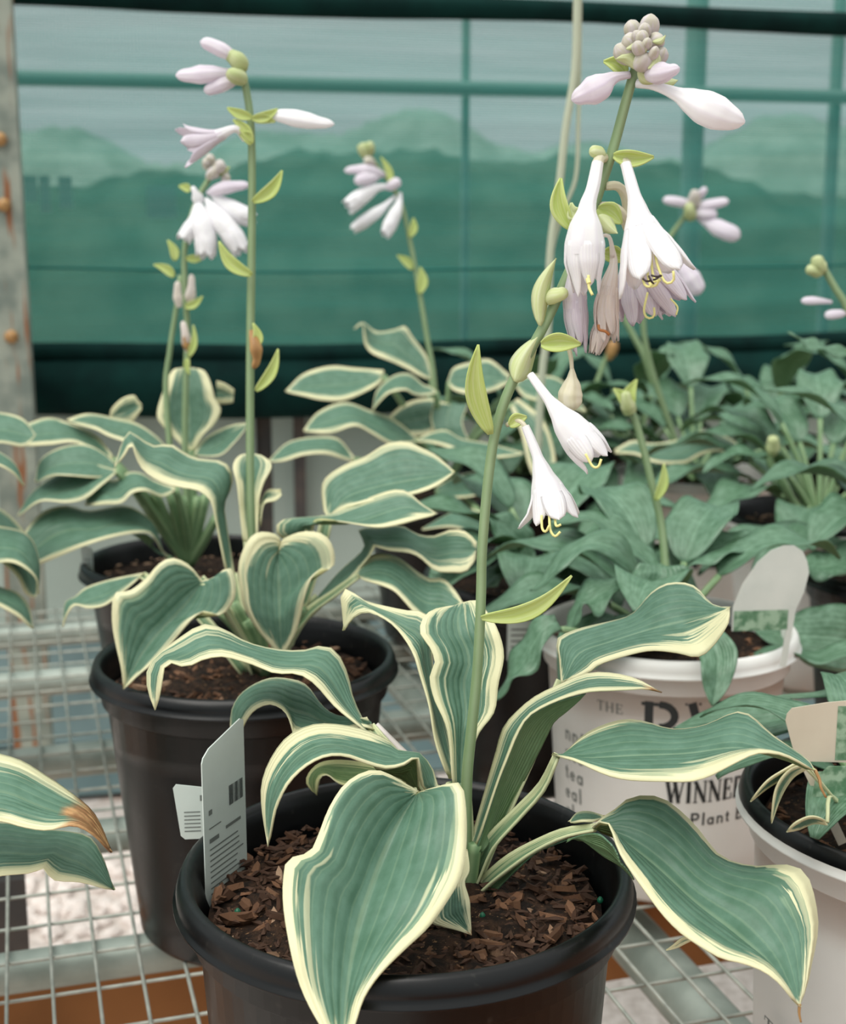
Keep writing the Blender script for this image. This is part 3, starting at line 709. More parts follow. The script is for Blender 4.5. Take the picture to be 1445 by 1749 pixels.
# the pale dried petiole
b = MB(); tube(b, cr([tuple(P(640, 1240, .615)), tuple(P(690, 1292, .61)), tuple(P(735, 1340, .605)), tuple(P(785, 1470, .60))], 12), [0.0024, 0.0035, 0.004], 10); part('dried_petiole', b, M['dry'], A, 'pale dry petiole')
leaf(A, '774,1345 766,1250 742,1192 735,1155 744,1132 735,1105 718,1080 724,1053 748,1038 786,1035', '800,1345 812,1262 843,1216 850,1170 860,1120 851,1078 836,1050 813,1024 790,1032', [0.598, 0.61, 0.622, 0.632, 0.66], d=(-0.010, -0.010), m=([1, 2, 3, 2.6, 4], [1, 2, 4, 4.5, 3.5]), crease=0.06, dome=0.03,
     pet=[(788, 1340, .597), (794, 1430, .597), (CX, CY + 10, CYY)], pw=(24, 24))
# right-hand leaves
leaf(A, '958,1165 954,1123 951,1092 978,1077 1001,1070 1068,1054 1090,1038 1112,1012 1140,996 1175,996 1195,1008 1212,1028 1230,1036 1247,1036',
     '962,1165 1005,1147 1023,1134 1068,1119 1112,1110 1157,1114 1192,1121 1216,1104 1242,1066 1247,1038', [0.625, 0.645, 0.655, 0.65, 0.635], d=(0.028, -0.030), m=([2, 2.2, 0.8, 0.8, 2.0], [1, 3, 3.5, 9, 7]), Mid='960,1165 985,1112 1040,1088 1110,1066 1180,1052 1247,1037',
     pet=[(960, 1163, .625), (915, 1270, .615), (860, 1390, .60), (CX + 6, CY + 8, CYY)], pw=(14, 18, 18))
leaf(A, '799,1450 827,1351 845,1288 858,1244 880,1217 912,1190 956,1168 1001,1150 1045,1149 1090,1160 1130,1183',
     '812,1450 846,1345 868,1288 886,1246 906,1219 950,1196 1000,1181 1045,1178 1085,1176 1108,1175 1130,1184', [0.594, 0.60, 0.605, 0.60, 0.59], d=(0.010, -0.012), m=([1.2, 3, 3, 1.5], [1.5, 2, 3, 1.2]), crease=0.12, brown=0.95)
leaf(A, '812,1455 846,1350 868,1290 886,1248 906,1221 950,1198 1000,1184', '826,1455 880,1360 916,1293 934,1257 947,1232 970,1213 1000,1186', [0.592, 0.597, 0.60, 0.60, 0.598], d=(-0.004, 0.006), m=0.7, crease=-0.12, under=True, style='green')
b = MB(); tube(b, cr([tuple(P(812, 1440, .594)), tuple(P(803, 1500, .596)), tuple(P(CX, CY + 15, CYY))], 8), [0.0034, 0.0042], 10); part('petiole', b, M['petiole'], A)
leaf(A, '943,1288 965,1287 979,1270 1001,1252 1032,1237 1068,1228 1103,1232 1144,1244 1179,1243 1211,1235 1246,1219 1269,1215 1291,1228 1318,1253 1349,1275 1380,1297 1394,1317',
     '943,1289 979,1297 1010,1311 1041,1324 1077,1331 1135,1333 1179,1333 1211,1324 1246,1306 1282,1288 1304,1284 1336,1288 1367,1302 1394,1318', [0.575, 0.57, 0.56, 0.55, 0.545], d=(0.034, -0.036), m=([1.5, 3, 1.6, 1.6, 2.5, 1.5], [2, 3, 4, 8.5, 6, 2.5]), Mid='943,1288 1000,1288 1080,1280 1170,1274 1260,1266 1340,1287 1394,1317',
     pet=[(950, 1291, .575), (925, 1345, .582), (885, 1390, .588), (835, 1445, .593), (CX + 6, CY - 6, CYY)], pw=(10, 20, 24, 24))
b = MB(); tube(b, cr([tuple(P(1392, 1315, .545)), tuple(P(1400, 1332, .543)), tuple(P(1402, 1345, .541)), tuple(P(1411, 1362, .54))], 10), [0.0008, 0.0005], 6); part('dried_tip', b, M['brown'], A, 'curled brown leaf tip')
leaf(A, '1012,1412 1028,1396 1051,1381 1074,1363 1104,1358 1134,1364 1164,1386 1190,1412 1213,1442 1230,1460 1258,1473 1296,1479 1334,1476 1360,1480 1379,1495 1391,1529 1398,1574 1395,1608 1387,1646 1379,1684 1366,1719',
     '1012,1416 1022,1404 1034,1400 1045,1413 1051,1435 1062,1461 1081,1491 1111,1533 1134,1563 1164,1593 1198,1616 1232,1635 1270,1644 1300,1655 1322,1669 1341,1688 1364,1719', [0.558, 0.545, 0.525, 0.505, 0.48], d=(0.022, -0.028), m=([1, 1.2, 1.5, 0.7, 7, 4, 2], [2, 3, 3.5, 3.5, 4, 5.5, 4]), Mid='1012,1413 1060,1430 1120,1470 1190,1530 1260,1585 1320,1640 1366,1719', dome=0.10,
     pet=[(1016, 1413, .558), (960, 1425, .568), (900, 1455, .58), (850, 1490, .588), (CX + 6, CY + 14, CYY)], pw=(12, 22, 28, 28))
leaf(A, '972,1432 1000,1424 1024,1424 1044,1440', '968,1440 990,1432 1032,1462 1062,1480 1084,1502', [0.556, 0.55, 0.54, 0.53], d=(0.0, 0.0), m=(0.3, 2), under=True, style='green')
leaf(A, '1002,1424 960,1436 900,1462 850,1500 806,1545', '1030,1440 985,1430 935,1445 880,1490 812,1562', [0.562, 0.57, 0.58, 0.59, 0.596], d=(0.0, -0.004), m=0.6, under=True, style='green', crease=0.15)
leaf(A, '972,1402 985,1388 1005,1385 1030,1392', '974,1406 995,1402 1012,1402 1030,1398', [0.57, 0.57, 0.57], d=(0.01, -0.01), m=1.5)
leaf(A, '1180,1600 1165,1602 1150,1614 1138,1623', '1184,1606 1172,1612 1155,1620 1138,1624', [0.53, 0.53], d=(0.0, 0.0), m=0.8, style='leaf')
b = MB(); tube(b, cr([tuple(P(1366, 1715, .481)), tuple(P(1365, 1730, .48)), tuple(P(1368, 1746, .479))], 8), [0.0007, 0.0004], 6); part('dried_tip', b, M['brown'], A, 'small brown dried leaf tip')
# left leaf arching over, small leaf at the crown, the big front leaf
leaf(A, '752,1352 745,1330 738,1310 722,1290 708,1283 690,1283 676,1278 660,1262 620,1245 570,1236 530,1238 490,1258 461,1297 446,1340 447,1385 457,1446',
     '728,1356 722,1348 718,1330 716,1300 710,1291 690,1304 660,1311 625,1302 590,1290 555,1291 520,1309 490,1340 471,1380 464,1412 458,1446', [0.578, 0.572, 0.568, 0.56, 0.553, 0.55], d=(0.026, -0.026), m=([1.5, 3, 10, 14, 9, 3], [1.5, 1.0, 1.0, 1.2, 1.2]),
     pet=[(742, 1350, .578), (762, 1430, .588), (CX - 8, CY + 10, CYY)], pw=(20, 22))
leaf(A, '716,1350 716,1320 712,1292 690,1305 660,1312 640,1309', '720,1352 716,1350 700,1338 680,1326 660,1320 640,1312', [0.576, 0.572, 0.57], d=(-0.01, 0.01), m=(1.2, 0.2), under=True)
leaf(A, '798,1450 780,1480 745,1530 734,1572 752,1582 776,1588 805,1597', '799,1452 802,1485 794,1506 802,1537 804,1570 806,1597', [0.580, 0.560, 0.548, 0.542], d=(0.0, 0.0), m=([1, 1, 3, 3], [4, 3, 1.2, 1]), brown=0.96)
leaf(A, '716,1354 690,1336 650,1316 620,1319 588,1340 562,1380 543,1428 528,1455 492,1468 484,1500 484,1545 492,1600 505,1660 522,1705 546,1749 578,1800',
     '716,1352 750,1342 786,1338 796,1380 797,1440 790,1490 770,1530 735,1580 690,1622 652,1660 622,1702 606,1749 588,1802', [0.556, 0.535, 0.505, 0.475, 0.45], d=(-0.006, -0.006), m=([2.2, 1.6, 1.4, 3.6, 4.4, 3.8, 3.4, 3], [1, 2.8, 4.2, 6.2, 4.8, 3.2, 2.8, 2.8]), Mid='714,1353 680,1405 645,1480 618,1560 600,1640 590,1720 583,1800', dome=0.13, crease=0.02, n=36, k=17,
     pet=[(716, 1354, .557), (735, 1400, .572), (765, 1470, .588), (CX - 6, CY + 14, CYY)], pw=(20, 24))
# the flower stalk
st = stalk(A, [(796, 1500, .598), (797, 1340, .594), (805, 1250, .592), (815, 1150, .590), (820, 1060, .588), (822, 1000, .588), (823, 950, .588), (828, 880, .588), (836, 800, .588), (848, 730, .588), (872, 660, .588), (905, 600, .588), (935, 545, .588), (965, 480, .590), (1000, 400, .592), (1022, 330, .592), (1047, 255, .592), (1070, 170, .592), (1086, 115, .592)], [22, 20, 18, 17, 17, 17, 17, 16], 'stalk', 70)
SY = 0.588
# bracts from the bottom up
bract(st, (822, 1056), (976, 984), 24, SY - .004, 0.14, dY=-0.02, cup=0.6)
bract(st, (838, 742), (817, 589), 30, SY - .004, -0.10, cup=0.5, dY=-0.008)
bract(st, (880, 652), (923, 570), 36, SY - .006, -0.06, mat=('bract', 'bract'), cup=-1.3, dY=0.004, fat=0.3)
bract(st, (870, 727), (900, 712), 18, SY - .004, -0.1)
bract(st, (924, 588), (992, 588), 26, SY - .004, -0.05, cup=0.8, dY=-.004)
bract(st, (922, 556), (950, 441), 27, SY - .006, -0.10, mat=('bract', 'bract'), cup=-0.9)
bud(st, [(936, 516, SY), (945, 506, SY - .004), (956, 503, SY - .006), (970, 497, SY - .007)], [6, 12, 13, 11, 3], 'bract', 'bract')
bract(st, (976, 392), (958, 304), 25, SY - .004, -0.14, cup=0.9)
bract(st, (996, 362), (976, 346), 20, SY - .006, -0.5, cup=0.5, mat=('bract', 'bract'))
bract(st, (1022, 368), (1055, 399), 26, SY - .012, 0.06, mat=('bract', 'bract'), cup=-0.8)
bract(st, (1021, 356), (1062, 382), 30, SY - .004, -0.12, cup=0.6)
bract(st, (1030, 432), (1069, 446), 24, SY + .004, -0.1, cup=0.6)
bract(st, (1048, 266), (1117, 268), 23, SY - .004, 0.06, cup=0.8)
bud(st, [(1032, 268, .592), (1024, 262, .588), (1016, 259, .586), (1007, 259, .585)], [5, 8, 11, 10, 3], 'bract', 'bract')
bract(st, (1070, 128), (1031, 105), 24, .594, 0.2, cup=0.7)
# bud cluster at the top
BY = 0.590
for bx, by, rx, ry, dp, an in ((1109, 44, 15, 21, .004, 10), (1080, 48, 13, 14, .002, -20), (1101, 50, 10, 11, -.004, 0), (1076, 71, 14, 13, -.002, -50), (1122, 69, 13, 13, -.002, 50), (1066, 91, 15, 20, .0, -50), (1090, 81, 10, 11, -.011, -30),
                           (1097, 62, 10, 10, -.009, 0), (1105, 74, 8, 10, -.011, 20), (1100, 103, 15, 15, -.008, 30), (1128, 94, 12, 15, -.002, 35), (1117, 90, 8, 12, -.011, 25), (1088, 62, 9, 10, -.006, -30)):
    a = radians(an); ux, uy = sin(a), -cos(a)
    bud(st, [(bx - ux * ry, by - uy * ry, BY + dp + .003), (bx - ux * ry * .4, by - uy * ry * .4, BY + dp), (bx + ux * ry * .4, by + uy * ry * .4, BY + dp - .002), (bx + ux * ry, by + uy * ry, BY + dp - .003)], [rx * 1.05 * sqrt(max(1 - (2 * q / 12 - 1) ** 2, 0.0)) + 0.3 for q in range(13)], 'bud', ridge=0.05)
for base, tip, w, bend, dp in (((1088, 116), (1051, 101), 22, .25, -.006), ((1090, 117), (1126, 140), 22, .15, -.008), ((1120, 140), (1158, 137), 18, .1, .004), ((1108, 118), (1122, 84), 14, .2, -.012), ((1092, 92), (1101, 72), 10, .2, -.013), ((1070, 84), (1088, 66), 9, .2, -.008), ((1115, 72), (1137, 60), 10, .2, -.008)):
    bract(st, base, tip, w, BY + dp, bend, mat=('bract', 'bud_green'), cup=-0.5)
bud(st, [(1105, 126, BY - .004), (1117, 126, BY - .008), (1136, 124, BY - .012), (1152, 119, BY - .014), (1161, 116, BY - .015)], [7, 14, 18, 16, 10, 2], 'lilac')
bud(st, [(1075, 128, BY), (1047, 134, BY - .002), (1022, 151, BY - .004), (998, 162, BY - .004), (976, 171, BY - .004)], [6, 7, 12, 21, 23, 15, 2], 'lilac')
bud(st, [(1088, 143, BY), (1118, 147, BY - .004), (1160, 163, BY - .008), (1200, 183, BY - .010), (1240, 200, BY - .010), (1272, 209, BY - .010)], [7, 7, 8, 11, 20, 27, 27, 20, 3], 'petal', ridge=0.03)
# hanging flowers
for nx in ([(1052, 267, .592), (1062, 270, .588), (1070, 282, .584)], [(1034, 270, .592), (1024, 272, .586), (1020, 282, .583)], [(1034, 318, .592), (1055, 318, .594), (1068, 335, .597), (1075, 370, .60)], [(1026, 352, .592), (1048, 354, .590), (1064, 368, .592), (1074, 390, .598)]):
    pp = [P(*q) for q in nx]; b = MB(); tube(b, cr([tuple(q) for q in pp], 12), [px(7) * .62, px(8) * .62, px(9.5) * .62], 10); part('pedicel', b, M['cream_bud'], st)
# two older blooms behind, then the withered ones
f = flower(A, [(1075, 385, .602), (1082, 440, .604), (1092, 490, .604), (1106, 550, .603)], [8, 14, 30, 38, 34], 0.45, 0.12, ('lilac', 'lilac'), 0.3, crumple=0.04, lens=[1.0, .96, 1.0, .93, 1.0, .97])
filament(f, [(1106, 500, .59), (1100, 530, .586), (1106, 543, .584), (1117, 540, .583), (1117, 525, .583)], 4)
f = flower(A, [(1072, 375, .600), (1095, 430, .600), (1125, 480, .598), (1160, 530, .597)], [8, 14, 28, 32, 26], 0.45, 0.10, ('lilac', 'lilac'), 0.0, crumple=0.03, lens=[1.03, .95, 1.02, .98, 1.0, .94])
filament(f, [(1145, 510, .586), (1157, 524, .585), (1155, 538, .585)], 3)
f = flower(A, [(985, 440, .590), (982, 490, .588), (984, 540, .588), (992, 604, .588)], [6, 14, 20, 19, 15, 9], 0.5, 0.05, ('lilac', 'lilac'), 0.5, crumple=0.06, lens=[1.0, .9, 1.02, .97, .93, 1.0])
f = flower(A, [(1045, 420, .590), (1048, 450, .587), (1040, 490, .585), (1036, 530, .585), (1040, 584, .585)], [4, 7, 14, 18, 18, 13], 0.5, 0.12, ('withered', 'withered'), 0.2, crumple=0.08, lens=[1.0, .92, 1.0, .95, .9, 1.02])
f2 = flower(A, [(1042, 520, .589), (1030, 560, .588), (1016, 604, .588)], [7, 14, 15, 9], 0.3, 0.0, ('withered', 'withered'), 0.4, crumple=0.08)
filament(f2, [(1022, 555, .577), (1024, 563, .576), (1034, 566, .575), (1041, 572, .575)], 5, 'anther_o', 'anther')
b = MB(); tube(b, cr([tuple(P(1032, 402, .590)), tuple(P(1040, 404, .588)), tuple(P(1045, 420, .588)), tuple(P(1046, 440, .587))], 10), [0.0008, 0.001, 0.0012], 8); part('pedicel', b, M['withered'], st)
# main pair
f = flower(A, [(1021, 278, .583), (1013, 320, .579), (1004, 350, .577), (1000, 390, .575), (999, 440, .575), (1003, 505, .575)], [9.5, 10.5, 11, 15, 27, 33, 32, 25, 19], 0.66, 0.05, ('petal', 'petal'), 0.35, lens=[1.0, .93, 1.0, .97, 1.0, .9])
filament(f, [(1005, 470, .566), (1006, 490, .565), (1012, 504, .564)], 5); filament(f, [(1004, 476, .566), (1006, 484, .565)], 8)
f = flower(A, [(1069, 280, .582), (1077, 310, .578), (1086, 345, .575), (1098, 400, .572), (1112, 446, .570), (1122, 480, .569)], [9, 10, 11, 18, 30, 41, 48, 50], 0.55, 0.30, ('petal', 'petal'), 0.15, lens=[1.0, .98, .96, 1.05, 1.0, .96])
for pth in ([(1102, 430, .562), (1098, 462, .56), (1100, 484, .558), (1110, 490, .556), (1118, 480, .555)], [(1107, 430, .562), (1106, 465, .559), (1112, 488, .556), (1122, 486, .555), (1125, 476, .554)], [(1112, 430, .562), (1114, 462, .559), (1120, 480, .556), (1128, 478, .555)], [(1118, 430, .562), (1124, 455, .558), (1136, 482, .556), (1150, 480, .555), (1150, 463, .554)]): filament(f, pth, 4.5)
for a, b_ in (((1098, 476), (1110, 480)), ((1108, 471), (1116, 484)), ((1112, 470), (1130, 471)), ((1116, 478), (1128, 470))):
    filament(f, [(a[0], a[1], .553), ((a[0] + b_[0]) / 2, (a[1] + b_[1]) / 2 + 2, .552), (b_[0], b_[1], .553)], 3.6, 'anther', 'anther')
f = flower(A, [(906, 640, .584), (922, 662, .580), (937, 682, .577), (960, 712, .574), (990, 750, .571), (1022, 790, .569)], [7, 8, 9, 16, 27, 32, 31, 25], 0.74, 0.08, ('petal', 'petal'), 0.2, over=1.3, lens=[1.0, .95, 1.02, .92, .97, 1.0])
filament(f, [(1000, 775, .56), (1012, 796, .559), (1022, 797, .558), (1027, 784, .558)], 4.5)
b = MB(); tube(b, cr([tuple(P(866, 726, .588)), tuple(P(880, 718, .585)), tuple(P(892, 722, .583)), tuple(P(900, 734, .582))], 10), [0.0011, 0.001, 0.0012], 8); part('pedicel', b, M['cream_bud'], st)
f = flower(A, [(897, 728, .582), (908, 754, .580), (918, 780, .578), (930, 820, .576), (942, 860, .574), (948, 890, .573)], [7, 8, 9, 17, 28, 35, 38], 0.70, 0.25, ('petal', 'petal'), 0.5, over=1.3, lens=[1.0, .97, 1.0, 1.02, .96, 1.0], flares=[.1, .15, .1, .75, .15, .3])
for pth in ([(925, 880, .565), (926, 902, .563), (932, 908, .562), (938, 898, .561)], [(938, 880, .565), (940, 905, .562), (948, 916, .561), (957, 908, .561)], [(948, 885, .565), (950, 898, .562), (958, 896, .561)]): filament(f, pth, 4.5)
b = MB(); tube(b, cr([tuple(P(970, 590, .586)), tuple(P(975, 610, .585)), tuple(P(977, 635, .585))], 8), [px(4) * .6, px(3.4) * .6], 8); part('pedicel', b, M['cream_bud'], st)
bud(st, [(977, 628, .585), (976, 655, .585), (973, 680, .585), (978, 702, .585)], [3, 8, 16, 21, 20, 10], 'cream_bud', 'withered_bud')

# labels in the front pot
def card(name, label, cat, o, dx, h, poly, prints, mat='tag', th=0.0006, lean=0.0, stake=None):
    """a flat plastic label: poly in (s, z) metres on the vertical plane through o along dx"""
    r = thing(name, label, cat, tuple(o)); dz = (Vector((0, 0, 1)) + dx.cross(Vector((0, 0, 1))) * lean).normalized(); nn = dx.cross(dz); nn = -nn if nn.y > 0 else nn
    fr_ = [Vector(o) + dx * s + dz * z for s, z in poly]; bk_ = [q - nn * th for q in fr_]; n = len(poly)
    b = MB(); b.add(fr_ + bk_, [tuple(range(n)), tuple(range(2 * n - 1, n - 1, -1))] + [(k, n + k, n + (k + 1) % n, (k + 1) % n) for k in range(n)]); part('card', b, M[mat], r, smooth=False)
    if stake:
        s0, z0, s1, z1, w = stake; a = Vector(o) + dx * s0 + dz * z0; c = Vector(o) + dx * s1 + dz * z1; t = (c - a).normalized(); q = t.cross(nn) * w / 2
        v = [a - q, a + q, c + q, c - q]; b = MB(); b.add([k + nn * .0002 for k in v] + [k - nn * .0006 for k in v], [(0, 1, 2, 3), (7, 6, 5, 4), (0, 4, 5, 1), (1, 5, 6, 2), (2, 6, 7, 3), (3, 7, 4, 0)]); part('stake', b, M[mat], r, smooth=False)
    for nm, mt, qs in prints:
        b = MB()
        for s, z, w, hh in qs:
            v = [Vector(o) + dx * (s + i * w) + dz * (z + j * hh) + nn * 0.0002 for i, j in ((0, 0), (1, 0), (1, 1), (0, 1))]; b.add(v, [(0, 1, 2, 3)])
        part(nm, b, M[mt], r, None, 'stuff', False)
    return r
d1 = Vector((0.42, 0.907, 0)); o1 = P(352, 1520, 0.588); o1.z = 0.700
bars = [(0.0215 + k * 0.00105, 0.0585, random.choice((0.0004, 0.0007, 0.0009)), 0.010) for k in range(12)]
lines = [(0.004, 0.046, 0.008, 0.0022), (0.018, 0.048, 0.013, 0.0016), (0.004, 0.060, 0.0028, 0.0025), (0.004, 0.0530, 0.010, 0.0006)] + [(0.004, 0.020 + k * 0.0028, random.uniform(0.020, 0.029), 0.0007) for k in range(9)]
card('plant_label', 'tall white barcoded label upright at left of the foremost pot', 'label', o1, d1, .1, [(0, 0), (0.036, 0), (0.036, 0.097), (0.033, 0.0985), (0.006, 0.0925), (0.0012, 0.0895), (0, 0.087)], [('barcode', 'ink', bars), ('print_lines', 'inkgrey', lines)])
d2 = Vector((0.97, 0.10, 0)).normalized(); o2 = P(309, 1434, 0.625)
card('plant_label', 'small blank-edged white card sticking out left behind the barcoded label', 'label', o2, d2, .03, [(0, 0.002), (0.002, 0), (0.018, 0), (0.018, 0.026), (-0.0015, 0.029), (-0.003, 0.027)], [('print_lines', 'inkgrey', [(0.002 + .0, 0.004 + k * 0.002, 0.008, 0.0006) for k in range(6)] + [(0.010, 0.020, 0.004, 0.003)])], lean=0.0, stake=(0.016, 0.004, 0.0205, -0.042, 0.004))

# ------------------------------------------------------------------ second hosta (behind left)
S, crS = plant('cream-edged hosta in the black pot just behind the foremost pot', 419, 0.916, 0.741, r=0.107, chips=140, fine=200, chip_r=(0.004, 0.008))
def cpt_(x, y, Y): return (x, y, Y)
leaf(S, '415,927 409,861 405,827 398,795 410,777 430,775', '440,927 441,861 449,827 464,795 448,778 432,775', [0.95, .97, .98, 1.0], d=(-.01, -.01), m=4, pet=[(428, 925, .95), (436, 1040, .93), (445, 1140, .92)], pw=(20, 18))
leaf(S, '441,870 455,838 478,835', '444,900 450,862 470,855 482,846', [0.96, .97, .97], d=(.01, -.01), m=4)
leaf(S, '388,985 367,879 360,854 339,837 311,832 277,823 249,806 235,785 225,758 214,775 197,797', '402,985 388,896 384,861 394,837 398,810 384,789 360,785 332,781 311,770 291,758 263,761 242,750 221,737 208,757 195,797', [0.93, 0.95, .96, .96, .95], d=(-.028, .028), m=([2, 3, 7, 7, 4], [3, 4, 4, 3, 3]), pet=[(394, 980, .93), (410, 1060, .92), (440, 1150, .916)], pw=(18, 22))
leaf(S, '560,882 553,877 549,836 557,815 588,794 623,780 658,759 692,754 720,765 744,777 761,791 777,806', '561,882 581,870 616,860 658,850 700,845 740,832 777,807', [0.95, .96, .97, .96], d=(.03, -.035), m=([5, 5, 3, 3], 4), Mid='560,882 590,845 640,826 700,815 777,806', pet=[(560, 882, .95), (540, 960, .935), (490, 1100, .918)], pw=(18, 24))
leaf(S, '541,1020 580,975 622,935 612,905 644,901 685,898 713,912 741,915 768,905 796,908 813,926', '556,1030 600,985 634,945 637,932 664,939 699,943 720,953 744,974 772,977 796,976 813,955', [0.925, .935, .935, .93, .92], d=(.025, -.025), m=([.1, 2, 3, 3, 3], [.1, 1.5, 3, 4.5, 5]), pet=[(548, 1025, .922), (500, 1075, .918), (465, 1140, .916)], pw=(28, 24))
leaf(S, '612,983 608,972 629,950 657,945 684,954 712,975 733,987 757,988 778,1009 792,1032', '612,983 619,990 650,999 674,1009 691,1026 709,1046 735,1066 770,1060 791,1040', [0.91, .905, .90, .89], d=(.025, -.03), m=(4, 4), pet=[(612, 983, .91), (570, 1015, .912), (520, 1055, .915), (470, 1140, .916)], pw=(12, 18, 20))
leaf(S, '536,905 510,916 481,920 471,905 485,887 554,880 588,867 640,846 675,836 699,841 720,860 747,877', '536,904 543,886 588,891 644,900 678,896 713,887 747,878', [0.925, .915, .915, .91], d=(.02, -.022), m=([3, 4, 4, 2], 4), pet=[(530, 905, .925), (505, 1000, .92), (470, 1130, .916)], pw=(14, 20))
leaf(S, '473,940 480,923 470,912 442,909 422,925 408,961 409,995 415,1033 432,1065 453,1092 478,1120', '473,940 480,923 511,909 543,909 563,923 572,950 567,971 546,971 532,988 522,1016 515,1047 505,1082 484,1120', [0.89, .88, .875, .88], d=(-.004, -.004), m=([4, 8, 5, 4, 4], [4, 6, 4, 4, 4]), Mid='473,940 474,980 476,1030 478,1070 481,1120', crease=0.03)
leaf(S, '240,985 208,1012 180,1033 152,1038 128,1033 114,1050 107,1071', '245,978 194,988 149,1002 128,1019 111,1030 107,1070', [0.97, .985, .99, .985], d=(-.02, .02), m=3, pet=[(242, 982, .97), (330, 1040, .94), (420, 1150, .92)], pw=(12, 18))
leaf(S, '346,992 343,988 322,964 294,953 270,964 249,988 221,1009 196,1013 191,1040 192,1071 199,1106 208,1144 211,1177', '346,992 367,985 388,969 398,978 403,1005 398,1030 377,1050 349,1043 329,1057 311,1078 287,1106 256,1137 235,1154 212,1177', [0.865, .86, .85, .835], d=(-.006, -.006), m=([2, 2, 4.5, 4.5, 3], [1.5, 2, 4, 3, 3]), Mid='346,992 318,1030 280,1070 240,1120 211,1177', dome=0.12,
     pet=[(346, 992, .866), (385, 1040, .88), (440, 1140, .91)], pw=(20, 26))
for x0, y0 in ((372, 1040), (400, 1030), (420, 1060), (520, 1040), (440, 1020)):
    b = MB(); tube(b, cr([tuple(P(x0, y0, .905)), tuple(P((x0 + 452) / 2, (y0 + 1110) / 2 + 8, .91)), tuple(P(452, 1150, .916))], 8), [0.0035, 0.0045], 8); part('petiole', b, M['petiole'], S)
sk = stalk(S, [(440, 1120, .925), (432, 955, .94), (428, 850, .94), (427, 700, .94), (428, 560, .94), (430, 400, .94), (430, 250, .94), (425, 180, .94), (412, 112, .94)], [15, 14, 14, 14, 13, 12], 'stalk', 50)
SY2 = .935
for pth, rr, mt in (([(412, 108, .94), (390, 92, SY2), (362, 78, SY2), (342, 71, SY2)], [6, 9, 12, 11, 3], 'lilac'), ([(405, 125, .94), (370, 126, SY2), (330, 129, SY2), (300, 129, SY2)], [6, 8, 13, 15, 11, 3], 'lilac'), ([(405, 138, .94), (385, 143, SY2), (362, 152, SY2), (348, 155, SY2)], [5, 10, 12, 10, 3], 'lilac'),
                    ([(416, 118, .94), (408, 105, SY2), (396, 96, SY2), (385, 92, SY2)], [8, 14, 14, 11, 4], 'bud_green'), ([(416, 135, .94), (402, 130, SY2 - .01), (388, 122, SY2 - .01)], [7, 13, 12, 5], 'bud_green'),
                    ([(440, 200, .94), (475, 198, SY2), (510, 204, SY2), (545, 210, SY2), (571, 212, SY2)], [4, 5, 11, 14, 13, 9, 5], 'petal')): bud(sk, pth, rr, mt)
for base, tip, w, be_ in (((430, 201), (388, 184), 18, -.05), ((430, 203), (474, 186), 18, .1), ((434, 205), (470, 208), 16, -.1), ((430, 243), (398, 204), 18, .1), ((430, 246), (408, 228), 20, .2), ((432, 345), (482, 291), 24, .12), ((430, 470), (374, 412), 24, -.14), ((437, 668), (475, 596), 20, .1), ((430, 600), (432, 552), 18, .2)):
    bract(sk, base, tip, w * .78, SY2 - .004, be_, mat=('bract_in', 'bract'), cup=0.6)
flower(S, [(418, 238, .937), (402, 220, .93), (372, 232, .93), (335, 244, .93), (308, 250, .928)], [5, 6, 11, 20, 26], 0.45, 0.4, ('petal', 'lilac'), 0.3, lens=[1, .9, 1, .95, 1, .9])
bud(sk, [(429, 565, .935), (436, 590, .93), (438, 615, .93), (432, 630, .93)], [4, 8, 11, 7, 3], 'brown', 'dried_bract')

# ------------------------------------------------------------------ third hosta (left, further back)
T, crT = plant('cream-edged hosta in the black pot at the left rear', 335, 1.266, 0.73, chips=0, fine=160)
TY = 1.266
leaf(T, '322,771 304,754 277,726 268,706 280,664 294,633 311,628', '332,771 346,744 367,723 377,699 367,681 360,654 349,633 330,628', [1.28, 1.29, 1.30, 1.32], d=(-.01, -.01), m=(5, 5), pet=[(327, 770, 1.28), (324, 860, 1.27), (322, 950, TY)], pw=(20, 14))
leaf(T, '370,650 385,655 400,665', '368,690 385,690 398,688', [1.33, 1.33], m=4)
leaf(T, '332,775 343,754 367,737 398,725 424,722', '332,778 374,778 398,758 424,726', [1.27, 1.28, 1.28], d=(.02, -.03), m=(4, 1.5), pet=[(332, 777, 1.27), (330, 860, 1.27), (326, 950, TY)], pw=(12, 12))
leaf(T, '290,775 235,760 187,745 163,733 121,722', '290,771 270,747 235,723 194,713 149,706 114,716', [1.28, 1.29, 1.30, 1.30], d=(-.03, .03), m=5, pet=[(290, 773, 1.28), (305, 860, 1.27), (318, 950, TY)], pw=(12, 14))
leaf(T, '242,690 236,684 228,675 208,681 190,699 188,716', '242,700 225,722 205,724 188,718', [1.34, 1.34], m=4)
leaf(T, '195,790 180,782 131,756 86,759 45,761 10,756', '190,775 166,744 131,727 86,713 48,723 0,744', [1.27, 1.29, 1.29, 1.28], d=(-.03, .03), m=5, pet=[(192, 783, 1.27), (250, 850, 1.27), (312, 950, TY)], pw=(12, 14))
leaf(T, '200,800 173,815 120,812 90,812 62,825', '194,789 173,771 145,759 104,764 69,785 60,820', [1.23, 1.22, 1.21], d=(-.03, .02), m=1.5, pet=[(198, 797, 1.23), (260, 860, 1.25), (314, 950, TY)], pw=(12, 14))
leaf(T, '200,806 173,829 145,851 114,858 69,856 31,882', '196,802 156,792 121,799 86,816 52,844 30,880', [1.21, 1.20, 1.19], d=(-.03, .03), m=2.5, pet=[(198, 804, 1.21), (260, 870, 1.24), (314, 955, TY)], pw=(12, 14))
